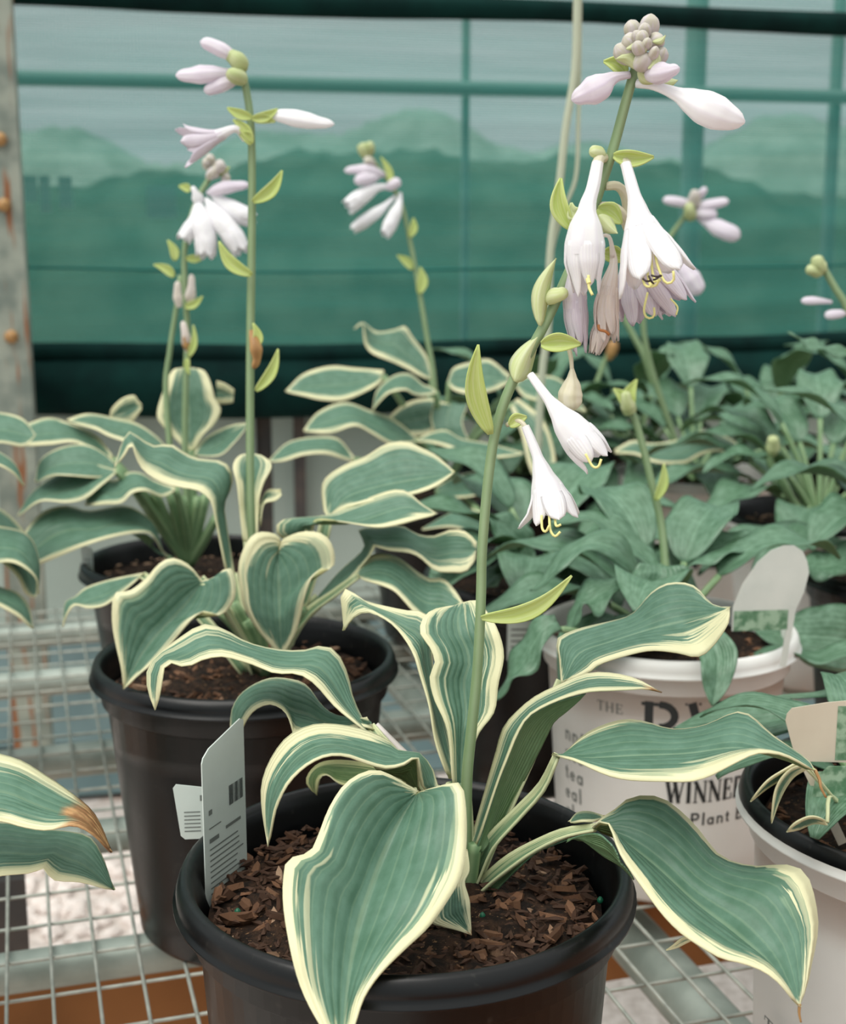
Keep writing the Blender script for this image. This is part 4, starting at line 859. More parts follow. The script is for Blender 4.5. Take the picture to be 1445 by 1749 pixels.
leaf(T, '300,838 277,848 249,838 225,842 208,858 180,861 147,864', '300,832 263,820 242,808 221,806 194,820 165,815 152,834 145,862', [1.22, 1.20, 1.19, 1.19], d=(-.03, .03), m=4.5, pet=[(300, 835, 1.22), (316, 890, 1.24), (322, 955, TY)], pw=(14, 14))
leaf(T, '285,955 263,917 249,909 221,911 180,920 138,934 104,948 62,965 24,970', '288,950 277,938 266,899 242,875 208,863 152,872 114,863 76,872 48,899 31,934 24,968', [1.215, 1.19, 1.17, 1.165, 1.16], d=(-.035, .035), m=([2, 3, 3.5, 3.5], [3, 4.5, 4.5, 3]), pet=[(286, 952, 1.215), (305, 965, 1.24), (322, 968, TY)], pw=(10, 14))
leaf(T, '225,912 250,912 266,925', '285,950 270,945 250,928', [1.20, 1.20], m=.5, under=True, style='green')
for x0, y0 in ((232, 840), (262, 836), (290, 842), (312, 850), (352, 846), (372, 880), (250, 860), (338, 850)):
    b = MB(); tube(b, cr([tuple(P(x0, y0, 1.245)), tuple(P((x0 + 322) / 2, (y0 + 958) / 2 + 6, 1.255)), tuple(P(322, 965, TY))], 8), [0.0045, 0.0055], 8); part('petiole', b, M['petiole'], T)
ta = stalk(T, [(322, 955, TY), (316, 770, TY), (318, 640, 1.26), (320, 560, 1.26), (316, 500, 1.25), (316, 420, 1.25), (335, 345, 1.25), (364, 295, 1.25)], [12, 11, 10, 9], 'stalk', 40)
tb = stalk(T, [(310, 955, TY), (284, 690, 1.28), (290, 600, 1.28), (302, 520, 1.28), (308, 470, 1.28)], [11, 10, 8], 'stalk', 30)
for k in range(9):
    x_, y_ = random.uniform(348, 388), random.uniform(272, 306); bud(ta, [(x_, y_ + 8, 1.25), (x_ + random.uniform(-3, 3), y_, 1.245 + random.uniform(-.01, .01)), (x_ + random.uniform(-6, 6), y_ - 8, 1.245)], [3, 8, 7, 2], 'bud')
for pth, rr in (([(336, 345, 1.25), (332, 375, 1.24), (322, 395, 1.235), (312, 410, 1.232)], [4, 8, 13, 11]), ([(338, 342, 1.25), (345, 380, 1.235), (352, 410, 1.23), (352, 440, 1.228)], [4, 12, 19, 18, 14]), ([(352, 340, 1.25), (376, 375, 1.235), (395, 400, 1.23), (414, 432, 1.228)], [4, 12, 18, 18, 13]), ([(360, 330, 1.25), (385, 350, 1.245), (410, 365, 1.24), (436, 378, 1.24)], [4, 10, 15, 16, 10])):
    flower(T, pth, rr, 0.72, 0.1, ('petal', 'petal'), random.random(), over=1.4, pw=3)
bud(ta, [(355, 330, 1.25), (380, 322, 1.24), (405, 318, 1.24), (426, 316, 1.24)], [4, 9, 11, 8, 3], 'lilac'); bud(ta, [(340, 345, 1.25), (334, 330, 1.245), (328, 318, 1.245)], [9, 10, 5, 2], 'petal')
bud(tb, [(306, 525, 1.275), (303, 505, 1.275), (303, 480, 1.275)], [4, 8, 6, 2], 'withered'); bud(ta, [(319, 520, 1.255), (326, 495, 1.25), (327, 468, 1.25)], [4, 10, 6, 2], 'withered'); bud(ta, [(321, 600, 1.255), (317, 575, 1.25), (312, 548, 1.25)], [5, 9, 6, 2], 'withered'); bud(ta, [(322, 598, 1.252), (318, 585, 1.25), (315, 572, 1.248)], [4, 8, 6, 2], 'brown', 'dried_bract')
for base, tip, w in (((300, 445), (286, 410), 16), ((298, 472), (262, 452), 16), ((318, 442), (356, 432), 14), ((316, 525), (346, 506), 14), ((322, 610), (330, 555), 12), ((320, 612), (324, 640), 10), ((325, 325), (305, 318), 14), ((360, 300), (392, 285), 8)):
    bract(ta, base, tip, w * .8, 1.248, 0.1, mat=('bract_in', 'bract'), fat=0.35)
d3 = Vector((0.95, -0.3, 0)); card('plant_label', 'small white label stuck on the rim of the left rear black pot', 'label', P(141, 988, 1.238), d3, .03, [(0, 0), (0.012, 0), (0.012, 0.03), (0, 0.032)], [('print_lines', 'inkgrey', [(0.002, 0.006 + k * 0.004, 0.008, 0.001) for k in range(4)])])

# ------------------------------------------------------------------ plants at the left edge (pots outside the frame)
L1, c1 = plant('cream-edged hosta in a black pot entering at the lower left', -470, 0.66, 0.73, chips=0, fine=0)
leaf(L1, '-180,1470 -120,1500 -60,1508 0,1495 50,1490 75,1482 92,1502 140,1506 195,1521', '-180,1440 -100,1410 0,1404 60,1414 120,1420 155,1430 177,1466 195,1520', [.64, .63, .62, .61, .60], d=(-.02, .025), m=([3, 3, 2.5, 1], 0.4), pet=[(-180, 1455, .64), (-320, 1480, .65), (-455, 1590, .66)], pw=(20, 26), style='leaf')
leaf(L1, '-190,1380 -120,1400 -60,1402 0,1402 40,1412 80,1417 125,1409 160,1425 190,1457', '-190,1340 -120,1290 -50,1275 0,1287 40,1300 80,1325 110,1345 157,1383 180,1425 190,1456', [.62, .605, .59, .58, .575], d=(-.02, .03), m=([3, 3, 2.5, 1.5], [4, 7, 5, 1]), brown=0.74, pet=[(-190, 1360, .62), (-320, 1430, .64), (-460, 1590, .66)], pw=(20, 26))
L2, c2 = plant('hosta in a black pot beyond the left edge, leaf tips showing', -300, 1.12, 0.73, chips=0, fine=0)
leaf(L2, '-150,880 -60,920 0,958 30,985 45,1015 62,1020', '-150,860 -60,855 0,868 40,905 66,950 66,1000 62,1020', [1.1, 1.09, 1.08], d=(-.03, .03), m=3, pet=[(-150, 870, 1.1), (-230, 940, 1.11), (-300, 1030, 1.12)], pw=(14, 16))
leaf(L2, '-140,770 -50,780 0,795 25,810 40,830', '-140,750 -50,752 0,772 28,795 40,828', [1.1, 1.09, 1.08], d=(-.03, .03), m=3, pet=[(-140, 760, 1.1), (-220, 880, 1.11), (-300, 1030, 1.12)], pw=(14, 16))
leaf(L2, '-140,1010 -40,1015 0,1035 30,1052 56,1075', '-140,990 -40,985 0,1002 30,1012 50,1035 57,1073', [1.05, 1.04, 1.03], d=(-.02, .03), m=3, pet=[(-140, 1000, 1.05), (-220, 990, 1.09), (-300, 1035, 1.12)], pw=(14, 16))
leaf(L2, '-120,955 -40,965 20,960 60,985 66,1015', '-120,920 -30,900 10,900 50,915 68,960 66,1014', [1.07, 1.06, 1.05], d=(-.02, .03), m=2, pet=[(-120, 940, 1.07), (-220, 960, 1.09), (-300, 1035, 1.12)], pw=(14, 16))
leaf(L2, '-150,740 -60,760 0,756 40,762 60,745', '-150,720 -60,705 0,704 40,715 60,742', [1.2, 1.21, 1.21], d=(-.03, .03), m=2.5, pet=[(-150, 730, 1.2), (-220, 860, 1.16), (-295, 1030, 1.12)], pw=(14, 16))

# ------------------------------------------------------------------ hosta in the middle of the back row
C_, crC = plant('cream-edged hosta in the black pot in the middle of the back row', 765, 1.66, 0.73, chips=0, fine=120)
CY_ = 1.66
def cp(x, y, Y, w=10): return dict(pet=[(x, y, Y), ((x + 755) / 2, (y + 800) / 2, (Y + CY_) / 2), (755, 840, CY_)], pw=(w, w + 3))
leaf(C_, '735,650 710,638 699,631 671,618 637,604 623,586 620,553 610,560', '740,645 733,620 727,604 706,576 692,557 675,562 644,566 619,550 604,562', [1.68, 1.70, 1.71, 1.70], d=(-.03, .03), m=5, **cp(737, 648, 1.68))
leaf(C_, '655,650 630,666 588,683 550,683 519,676 488,669', '655,632 606,628 564,625 519,638 488,667', [1.64, 1.62, 1.60], d=(-.03, .03), m=5, **cp(655, 642, 1.64))
leaf(C_, '745,672 723,676 706,673 692,666 665,671 645,690 637,702', '745,668 735,660 723,656 699,638 671,642 644,666 636,700', [1.62, 1.60, 1.59], d=(-.03, .03), m=4.5, **cp(745, 670, 1.62))
leaf(C_, '715,755 690,760 665,758 633,739 606,727 564,739 519,737', '712,748 703,739 671,714 633,701 588,687 543,704 518,735', [1.60, 1.57, 1.55, 1.54], d=(-.035, .035), m=4.5, **cp(714, 752, 1.60))
leaf(C_, '605,790 580,782 554,775 519,777 485,787 458,789', '604,780 578,749 536,746 491,756 458,787', [1.5, 1.48, 1.47], d=(-.03, .035), m=4.5, **cp(604, 786, 1.5))
leaf(C_, '765,652 775,666 803,673 840,668 870,655', '765,650 775,628 806,618 837,614 870,640', [1.66, 1.67, 1.68], d=(-.03, .03), m=5, **cp(768, 652, 1.66))
leaf(C_, '709,754 737,756 772,766 796,777 831,782 865,780 893,776', '709,752 734,739 761,734 789,749 831,756 865,765 893,773', [1.56, 1.54, 1.53], d=(-.03, .03), m=4.5, **cp(712, 754, 1.56))
leaf(C_, '660,760 690,745 735,740 770,700', '655,720 690,690 730,680 768,690', [1.62, 1.63, 1.64], d=(-.02, .02), m=4, style='leaf')
leaf(C_, '800,690 790,720 800,750 810,770', '740,690 735,715 745,745 765,770', [1.63, 1.61, 1.6], d=(0, 0), m=1, style='leaf')
leaf(C_, '880,660 900,680 960,690 1000,705', '880,650 910,640 960,650 1000,700', [1.70, 1.68, 1.66], d=(-.03, .03), m=4.5, **cp(880, 655, 1.70))
leaf(C_, '870,690 890,740 905,800 935,850', '885,680 930,720 950,790 938,850', [1.66, 1.62, 1.58], d=(-.01, .01), m=4.5, **cp(876, 690, 1.66))
leaf(C_, '745,850 790,850 830,842 870,835', '745,830 790,810 830,806 870,830', [1.55, 1.53, 1.52], d=(-.03, .03), m=2, **cp(748, 842, 1.55))
leaf(C_, '830,930 790,905 760,900 720,905', '840,880 800,868 770,875 722,902', [1.44, 1.42, 1.40], d=(-.03, .03), m=2.5, **cp(836, 900, 1.44))
sc = stalk(C_, [(755, 840, CY_), (742, 655, 1.66), (730, 580, 1.66), (715, 490, 1.66), (700, 410, 1.66), (686, 350, 1.66), (664, 310, 1.66), (632, 266, 1.66)], [10, 9, 9, 8, 7], 'stalk', 40)
for pth, rr in (([(668, 318, 1.66), (640, 322, 1.65), (612, 340, 1.645), (592, 356, 1.64)], [3, 6, 12, 14, 12]), ([(676, 335, 1.66), (650, 358, 1.65), (622, 378, 1.65), (602, 392, 1.65)], [3, 5, 10, 11, 7]), ([(684, 330, 1.66), (680, 352, 1.65), (668, 380, 1.645), (658, 402, 1.64)], [3, 6, 11, 12, 8])):
    flower(C_, pth, rr, 0.75, 0.05, ('petal', 'petal'), random.random(), over=1.4, pw=3)
for pth, rr, mt in (([(660, 300, 1.66), (630, 292, 1.65), (608, 290, 1.65), (588, 292, 1.65)], [3, 8, 11, 7, 2], 'lilac'), ([(650, 300, 1.66), (628, 305, 1.645), (605, 310, 1.64)], [3, 9, 10, 3], 'lilac'), ([(660, 322, 1.66), (672, 315, 1.65), (684, 308, 1.65)], [3, 8, 9, 3], 'lilac'), ([(640, 285, 1.66), (630, 275, 1.65), (625, 280, 1.65)], [3, 7, 8, 3], 'bud'), ([(632, 270, 1.66), (622, 255, 1.655), (618, 244, 1.655)], [4, 11, 11, 3], 'bud_green'), ([(630, 265, 1.66), (632, 252, 1.65), (628, 242, 1.65)], [4, 8, 8, 3], 'bud_green')): bud(sc, pth, rr, mt)
for base, tip, w in (((700, 405), (706, 372), 12), ((704, 460), (678, 436), 12), ((716, 502), (718, 456), 16), ((668, 318), (650, 268), 10)): bract(sc, base, tip, w, 1.655, 0.1)

# ------------------------------------------------------------------ green hostas on the right
def stroke(mb, line, w, f):
    """flat lettering: a polyline of pen width w mapped to the pot side by f(s, z)"""
    for a, b2 in zip(line[:-1], line[1:]):
        d = Vector((b2[0] - a[0], b2[1] - a[1])); l = d.length
        if l < 1e-9: continue
        d /= l; q = Vector((-d.y, d.x)) * w / 2; e = d * w * 0.15; n = max(1, int(l / 0.006))
        v = []
        for i in range(n + 1):
            c = Vector(a) - e + (Vector(b2) - Vector(a) + 2 * e) * i / n; v += [f(c.x + q.x, c.y + q.y), f(c.x - q.x, c.y - q.y)]
        mb.add(v, [(2 * i, 2 * i + 1, 2 * i + 3, 2 * i + 2) for i in range(n)])
def arc(cx, cy, rx, ry, a0, a1, n=10): return [(cx + rx * cos(radians(a0 + (a1 - a0) * i / n)), cy + ry * sin(radians(a0 + (a1 - a0) * i / n))) for i in range(n + 1)]
TH, TN = 0.17, 0.07                              # thick and thin pen strokes of the serif letters
def ser(x, y, w=0.30): return ([(x - w / 2, y), (x + w / 2, y)], 0.05)
GL = {'W': (1.25, [([(0.08, 1), (0.38, 0)], TH), ([(0.38, 0), (0.62, 1)], TN), ([(0.58, 1), (0.88, 0)], TH), ([(0.88, 0), (1.15, 1)], TN), ser(0.1, 1), ser(0.6, 1), ser(1.15, 1, .24)]),
      'I': (0.45, [([(0.22, 0), (0.22, 1)], TH), ser(0.22, 0), ser(0.22, 1)]),
      'N': (1.0, [([(0.16, 0), (0.16, 1)], TN), ([(0.12, 1), (0.84, 0)], TH), ([(0.84, 0), (0.84, 1)], TN), ser(0.16, 0), ser(0.1, 1, .24), ser(0.84, 1)]),
      'E': (0.8, [([(0.2, 0), (0.2, 1)], TH), ([(0.08, 0.97), (0.7, 0.97), (0.7, 0.76)], TN), ([(0.08, 0.03), (0.74, 0.03), (0.74, 0.28)], TN), ([(0.2, 0.52), (0.55, 0.52)], TN), ([(0.55, 0.4), (0.55, 0.64)], TN)]),
      'R': (0.9, [([(0.2, 0), (0.2, 1)], TH), ([(0.08, 0.97), (0.4, 0.97)], TN), (arc(0.4, 0.735, 0.26, 0.235, 90, -90), 0.12), ([(0.4, 0.5), (0.2, 0.5)], TN), ([(0.42, 0.5), (0.78, 0.0)], TH), ser(0.2, 0), ser(0.8, 0, .2)]),
      'S': (0.7, [(arc(0.36, 0.74, 0.24, 0.23, 20, 270), 0.11), (arc(0.36, 0.26, 0.25, 0.25, 90, -160), 0.12), ([(0.6, 0.98), (0.6, 0.76)], TN), ([(0.1, 0.02), (0.1, 0.26)], TN)]),
      'P': (0.85, [([(0.2, 0), (0.2, 1)], TH), ([(0.06, 0.97), (0.42, 0.97)], TN), (arc(0.42, 0.73, 0.28, 0.24, 90, -90), 0.15), ([(0.42, 0.48), (0.2, 0.48)], TN), ser(0.2, 0, .34)]),
      'O': (0.95, [(arc(0.47, 0.5, 0.36, 0.48, 0, 360, 20), 0.12)]),
      'V': (0.9, [([(0.08, 1), (0.45, 0)], TH), ([(0.45, 0), (0.82, 1)], TN), ser(0.1, 1), ser(0.8, 1)]),
      'T': (0.8, [([(0.4, 0), (0.4, 1)], TH), ([(0.05, 0.78), (0.05, 0.97), (0.75, 0.97), (0.75, 0.78)], TN), ser(0.4, 0)]),
      'H': (1.0, [([(0.2, 0), (0.2, 1)], TH), ([(0.8, 0), (0.8, 1)], TH), ([(0.2, 0.5), (0.8, 0.5)], TN)]),
      'B': (0.78, [([(0.15, 0), (0.15, 1)], .17), ([(0.15, 0.95), (0.4, 0.95)], .15), (arc(0.4, 0.74, 0.2, 0.21, 90, -90), .16), ([(0.15, 0.53), (0.4, 0.53)], .14), (arc(0.42, 0.27, 0.24, 0.24, 90, -90), .16), ([(0.42, 0.04), (0.15, 0.04)], .14)]),
      'p': (0.78, [([(0.15, 0), (0.15, 1)], .17), ([(0.15, 0.95), (0.42, 0.95)], .15), (arc(0.42, 0.72, 0.22, 0.23, 90, -90), .16), ([(0.42, 0.48), (0.15, 0.48)], .14)]),
      'l': (0.34, [([(0.16, 0), (0.16, 1)], .16)]), 'a': (0.66, [(arc(0.3, 0.28, 0.2, 0.25, 0, 360, 14), .13), ([(0.5, 0), (0.5, 0.56)], .15)]),
      'n': (0.68, [([(0.14, 0), (0.14, 0.6)], .15), (arc(0.33, 0.36, 0.19, 0.2, 180, 0), .13), ([(0.52, 0.36), (0.52, 0)], .15)]),
      't': (0.44, [([(0.2, 0.82), (0.2, 0.1), (0.34, 0.05)], .15), ([(0.05, 0.58), (0.36, 0.58)], .12)]), 'r': (0.46, [([(0.14, 0), (0.14, 0.6)], .15), (arc(0.32, 0.38, 0.18, 0.2, 180, 70), .13)]),
      'd': (0.7, [(arc(0.32, 0.28, 0.2, 0.25, 0, 360, 14), .13), ([(0.52, 0), (0.52, 1)], .15)]), 'h': (0.68, [([(0.14, 0), (0.14, 1)], .15), (arc(0.33, 0.36, 0.19, 0.2, 180, 0), .13), ([(0.52, 0.36), (0.52, 0)], .15)]),
      'e': (0.62, [(arc(0.3, 0.29, 0.2, 0.25, 0, 320, 14), .12), ([(0.1, 0.3), (0.5, 0.3)], .1)]), '#': (0.7, [([(0.22, 0), (0.32, 1)], .1), ([(0.44, 0), (0.54, 1)], .1), ([(0.08, 0.34), (0.62, 0.34)], .1), ([(0.1, 0.66), (0.66, 0.66)], .1)]),
      '1': (0.5, [([(0.28, 0), (0.28, 1), (0.1, 0.8)], .15)]), '*': (0.4, [(arc(0.2, 0.85, 0.12, 0.12, 0, 360, 10), .05)]), ' ': (0.35, [])}
def lettering(root, cx, cy, rz, text, size, s0, z, mat='ink', wide=1.0):
    """text printed on the side of a round pot; s0 = arc length from the point facing the camera, rz(z) = radius"""
    b = MB(); base = math.atan2(-cy, -cx)
    def f(s, zz):
        r = rz(zz) + 0.0005; a = base + s / rz(z); return Vector((cx + r * cos(a), cy + r * sin(a), zz))
    s = s0
    for ch in text:
        w, strokes = GL[ch]
        for line, pw_ in strokes: stroke(b, [(s + q[0] * size * wide, z + q[1] * size) for q in line], pw_ * size, f)
        s += (w + 0.10) * size * wide
    part('printed_lettering', b, M[mat], root, None, 'stuff', False)
R1, c = plant('plain green hosta in the white printed pot right of the foremost pot', 1138, 1.01, 0.735, mat='pot_white', r=0.101, rb=0.080, chips=0, fine=120, soil_d=0.016)
w0 = ROOT[R1.name]; rz1 = lambda z: 0.080 + (0.095 - 0.080 - 0.004) * (z - BZ - 0.004) / 0.171
lettering(R1, w0.x, w0.y, rz1, 'PW', 0.036, -0.017, 0.665, wide=1.0)
lettering(R1, w0.x, w0.y, rz1, 'THE', 0.0075, -0.050, 0.689, 'inkgrey')
lettering(R1, w0.x, w0.y, rz1, 'PROVEN', 0.012, 0.010, 0.649)
lettering(R1, w0.x, w0.y, rz1, 'WINNERS', 0.0165, 0.004, 0.624, wide=0.63)
lettering(R1, w0.x, w0.y, rz1, 'The #1 Plant Brand*'.replace('T', 'T').replace('P', 'p'), 0.0098, -0.024, 0.6055)
for k in range(5): lettering(R1, w0.x, w0.y, rz1, 'nntealnnd'[k:k + 3], 0.012, -0.085, 0.655 - 0.016 * k, 'inkgrey')
G_ = dict(style='green', m=9)
def g(root, x, y, Y, L, R, Ys, d=(-.02, .02), ruffle=0.003, **kw):
    sx, sy = pts(L)[0]; return leaf(root, L, R, Ys, d=d, m=9, style='green', ruffle=ruffle, pet=[(sx, sy, Ys[0]), ((sx + x) / 2 + 4, (sy + y) / 2 - 8, (Ys[0] + Y) / 2), (x, y, Y)], pw=(10, 13), **kw)
q1 = (1140, 1120, 1.01)
g(R1, *q1, '1090,1000 1080,985 1060,965 1040,950 1000,945 960,965 935,1000 905,1010', '1100,990 1092,960 1075,930 1050,910 1010,905 975,925 945,960 905,1008', [1.0, .98, .96, .95])
g(R1, *q1, '1075,1000 1050,1015 1020,1050 1000,1035 985,1060 975,1080', '1085,990 1050,985 1020,985 995,1000 975,1030 970,1076', [.96, .94, .92])
g(R1, *q1, '960,1075 940,1085 925,1120 905,1150 875,1165 850,1197', '945,1050 920,1055 890,1085 870,1130 860,1160 848,1195', [.90, .89, .88], d=(-.01, .02))
g(R1, *q1, '1160,1060 1180,1075 1195,1120 1200,1165 1215,1206', '1190,1055 1235,1075 1258,1110 1255,1150 1240,1180 1217,1207', [.93, .90, .88, .87], d=(-.005, -.005), ruffle=0.002)
g(R1, *q1, '1120,1000 1110,970 1060,940 1020,900 985,890 940,895', '1130,990 1120,950 1090,905 1050,880 1000,868 940,890', [1.02, 1.04, 1.05, 1.05])
g(R1, *q1, '1090,1040 1075,1010 1080,980 1095,960 1120,985', '1150,1030 1170,1000 1180,980 1165,970 1130,985', [.97, .98, 1.0], d=(-.01, -.01))
g(R1, *q1, '1165,990 1180,970 1230,955 1280,935 1300,925', '1165,980 1190,920 1225,905 1270,905 1300,922', [1.03, 1.05, 1.06, 1.06], d=(-.03, .03))
g(R1, *q1, '1110,950 1090,930 1060,890 1020,865', '1118,945 1112,905 1085,865 1020,860', [1.08, 1.10, 1.12])
g(R1, *q1, '1150,975 1140,940 1135,905 1150,880', '1170,975 1200,930 1205,895 1175,870 1152,880', [1.07, 1.10, 1.13], d=(-.01, -.01))
g(R1, *q1, '1110,1060 1080,1075 1050,1120 1040,1090', '1120,1050 1090,1040 1060,1050 1038,1090', [.95, .93, .92])
for az, el, pl, bl in ((-165, 44, .06, .11), (-130, 36, .05, .10), (20, 55, .07, .11), (60, 64, .07, .11), (160, 58, .06, .11), (110, 66, .08, .11), (-110, 60, .06, .09)): gleaf(R1, c, az, pl, el, bl, .054, 1.4, .007, nw=3.2)
rk = stalk(R1, [(1142, 1100, 1.01), (1138, 1000, 1.03), (1130, 900, 1.04), (1112, 820, 1.04), (1092, 740, 1.04), (1078, 700, 1.04)], [15, 14, 13, 12], 'stalk', 30)
bract(rk, (1078, 704), (1048, 664), 20, 1.035, .12); bract(rk, (1078, 704), (1088, 648), 20, 1.035, -.15); bud(rk, [(1075, 702, 1.035), (1070, 685, 1.03), (1068, 668, 1.03)], [12, 13, 9, 3], 'bud_green'); bract(rk, (1120, 855), (1134, 792), 14, 1.03, .1)
# dark pot beyond with its tag
R2, c = plant('green hosta in the black pot between the foremost and white pots', 925, 1.21, 0.73, chips=0, fine=60)
q2 = (925, 985, 1.21)
for L_, R_, Y_ in (('900,960 870,935 850,915 830,880', '915,950 910,915 880,880 832,878', [1.19, 1.17, 1.16]), ('940,960 960,990 975,1020 950,1050', '955,945 990,960 1010,1000 955,1048', [1.16, 1.13, 1.11]), ('930,950 935,910 960,880 985,872', '945,955 975,920 995,890 988,872', [1.22, 1.24, 1.25]), ('890,980 860,990 840,1000 820,1020', '895,965 860,955 835,970 818,1016', [1.17, 1.14, 1.13]), ('950,970 990,960 1040,985 1070,1010', '955,955 1000,930 1050,950 1072,1008', [1.19, 1.18, 1.17])): g(R2, *q2, L_, R_, Y_)
for az, el, pl, bl in ((-100, 44, .06, .11), (-130, 42, .06, .11), (230, 50, .06, .11), (-40, 42, .06, .11), (200, 60, .06, .12), (120, 62, .06, .12), (60, 64, .07, .12), (150, 72, .08, .11), (20, 55, .06, .12), (-70, 45, .05, .11), (-20, 50, .05, .12)): gleaf(R2, c, az, pl, el, bl, .062, 1.3, .006)
card('plant_label', 'white label with faint print on the black pot behind the flower stalk', 'label', P(866, 1128, 1.085), Vector((1, .05, 0)).normalized(), .03, [(0, 0), (0.024, 0), (0.024, 0.034), (0, 0.035)], [('print_lines', 'inkgrey', [(0.003, 0.006 + k * 0.005, 0.016, 0.0015) for k in range(5)])])
# right front white pot
R3, c = plant('small striped-leaf plant in the wide white pot at the right edge', 1622, 0.69, 0.73, mat='pot_white', inner='pot', r=0.112, rb=0.096, chips=60, fine=200)
R3['label'] = 'young green plant in the wide white pot cut by the right edge'
g3 = dict(d=(-.006, .006), m=2.2, style='leaf', petmat='petiole')
for L_, R_ in (('1370,1298 1340,1315 1310,1335 1283,1368', '1376,1310 1350,1325 1315,1345 1283,1370'), ('1370,1305 1345,1318 1325,1350 1318,1405', '1378,1315 1355,1330 1335,1362 1319,1406'), ('1410,1400 1385,1395 1360,1405 1345,1420', '1412,1410 1390,1408 1365,1418 1345,1422')):
    leaf(R3, L_, R_, [.62, .62, .615], pet=[(pts(L_)[0][0] + 3, pts(L_)[0][1] + 5, .62), (1420, 1360, .64), (1470, 1420, .67)], pw=(6, 9), **g3)
for az, el, pl, bl in ((180, 60, .03, .07), (230, 55, .03, .06), (150, 65, .04, .08), (300, 60, .03, .07), (30, 60, .03, .08), (90, 70, .04, .08)): gleaf(R3, c + Vector((-.04, 0, 0)), az, pl, el, bl, .032, 1.6, .003, 'green', pr=.0018)
lettering(R3, ROOT[R3.name].x, ROOT[R3.name].y, lambda z: .103, 'THE', 0.012, -0.098, 0.60, 'inkgrey'); lettering(R3, ROOT[R3.name].x, ROOT[R3.name].y, lambda z: .106, 'I', 0.024, -0.088, 0.675)
# picture label in that pot
def piclabel(label, o, dx, poly, pic, stake, mat='tag', lean=0.0): return card('plant_label', label, 'label', o, dx, 0, poly, [('picture', 'pic', pic)], mat, stake=stake, lean=lean)
M['pic'] = plain('printed_foliage', lin(84, 122, 92), 0.4, 0.4, 0, 0, 0.12, 160, lin(150, 176, 150))
M['taggrey'] = plain('label_grey', lin(222, 224, 216), 0.4, 0.4, 0, 0.15, 0.3, 40, lin(208, 212, 204))
M['tagwarm'] = plain('label_warm', lin(222, 212, 192), 0.4, 0.4, 0, 0.15, 0.3, 40, lin(214, 202, 182))
def m_at(Y): return Y / F / 0.94
k = m_at(.655); o = P(1340, 1300, .655)
card('plant_label', 'cream picture label on a long stake in the right edge white pot', 'label', o, Vector((1, 0.0, 0)), 0, [(20 * k, 0), (150 * k, -4 * k), (150 * k, 112 * k), (66 * k, 104 * k), (8 * k, 94 * k), (0, 84 * k), (-2 * k, 72 * k)], [('picture', 'pic', [(85 * k, 2 * k, 62 * k, 96 * k)])], 'tagwarm', stake=(32 * k, 2 * k, 108 * k, -150 * k, 16 * k))
k = m_at(.648)
card('plant_label', 'green leafy picture card low in the right edge white pot', 'label', P(1388, 1380, .648), Vector((1, 0.1, 0)).normalized(), 0, [(0, 20 * k), (20 * k, 0), (110 * k, -6 * k), (110 * k, 72 * k), (24 * k, 74 * k), (2 * k, 52 * k)], [('picture', 'pic', [(4 * k, 20 * k, 104 * k, 46 * k)])], 'pic')
k = m_at(1.0)
card('plant_label', 'oval-topped white picture label on a stake behind the white printed pot', 'label', P(1250, 1078, .925), Vector((1, 0.1, 0)).normalized(), 0, [(0, 0), (88 * k, 0), (112 * k, 60 * k), (118 * k, 90 * k), (114 * k, 108 * k), (106 * k, 124 * k), (92 * k, 133 * k), (76 * k, 133 * k), (56 * k, 126 * k), (36 * k, 108 * k), (14 * k, 74 * k), (0, 38 * k)], [('picture', 'pic', [(2 * k, 0, 86 * k, 32 * k)])], 'taggrey', stake=(96 * k, 40 * k, 84 * k, -60 * k, 10 * k))
# white pot with dark rim further back right, and others behind
R4, c = plant('green wavy-leaved hosta in the dark-rimmed white pot at far right', 1400, 1.50, 0.73, mat='pot_white', inner='pot', chips=0, fine=100)
for az, el, pl, bl in ((172, 62, .07, .12), (140, 66, .08, .12), (110, 70, .08, .12), (60, 68, .08, .12), (30, 62, .07, .13), (-10, 56, .07, .13), (80, 76, .10, .11), (200, 60, .06, .11), (160, 74, .10, .12), (20, 74, .11, .12)): gleaf(R4, c, az, pl * 1.25, el, bl, .050, 1.5, .007, nw=3.5)
for az, el, pl, bl in ((185, 40, .08, .13), (215, 38, .07, .12), (150, 45, .09, .13), (245, 30, .07, .10), (-60, 30, .07, .11), (-25, 36, .08, .13), (125, 50, .10, .13)): gleaf(R4, c, az, pl * 1.2, el, bl, .054, 1.3, .008, nw=3.5)
lettering(R4, ROOT[R4.name].x, ROOT[R4.name].y, lambda z: .100, 'T', 0.03, 0.0, 0.655)
rq = stalk(R4, [(1365, 885, 1.48), (1340, 830, 1.46), (1315, 790, 1.45), (1318, 762, 1.45)], [16, 14, 12], 'petiole', 16)
bud(rq, [(1318, 775, 1.45), (1320, 762, 1.445), (1320, 745, 1.44)], [8, 12, 10, 3], 'bud_green')
R5, c = plant('cream-edged and green hosta in the white lettered pot in the back row', 1185, 1.78, 0.73, mat='pot_white', chips=0, fine=60)
leaf(R5, '1165,800 1120,812 1080,800 1050,770', '1165,770 1130,770 1090,760 1050,768', [1.72, 1.69, 1.68], m=4, under=False, style='green')
leaf(R5, '1050,775 1085,776 1120,790 1165,792 1190,780 1225,770 1285,780', '1050,768 1080,752 1115,757 1160,750 1200,735 1240,745 1285,776', [1.66, 1.65, 1.65, 1.64], d=(-.03, .03), m=([4, 4, 3.5, 2], 4), brown=.93, pet=[(1060, 772, 1.66), (1110, 800, 1.70), (1180, 815, 1.78)], pw=(8, 10))
lettering(R5, ROOT[R5.name].x, ROOT[R5.name].y, lambda z: .098, 'HI', 0.045, -0.03, 0.62)
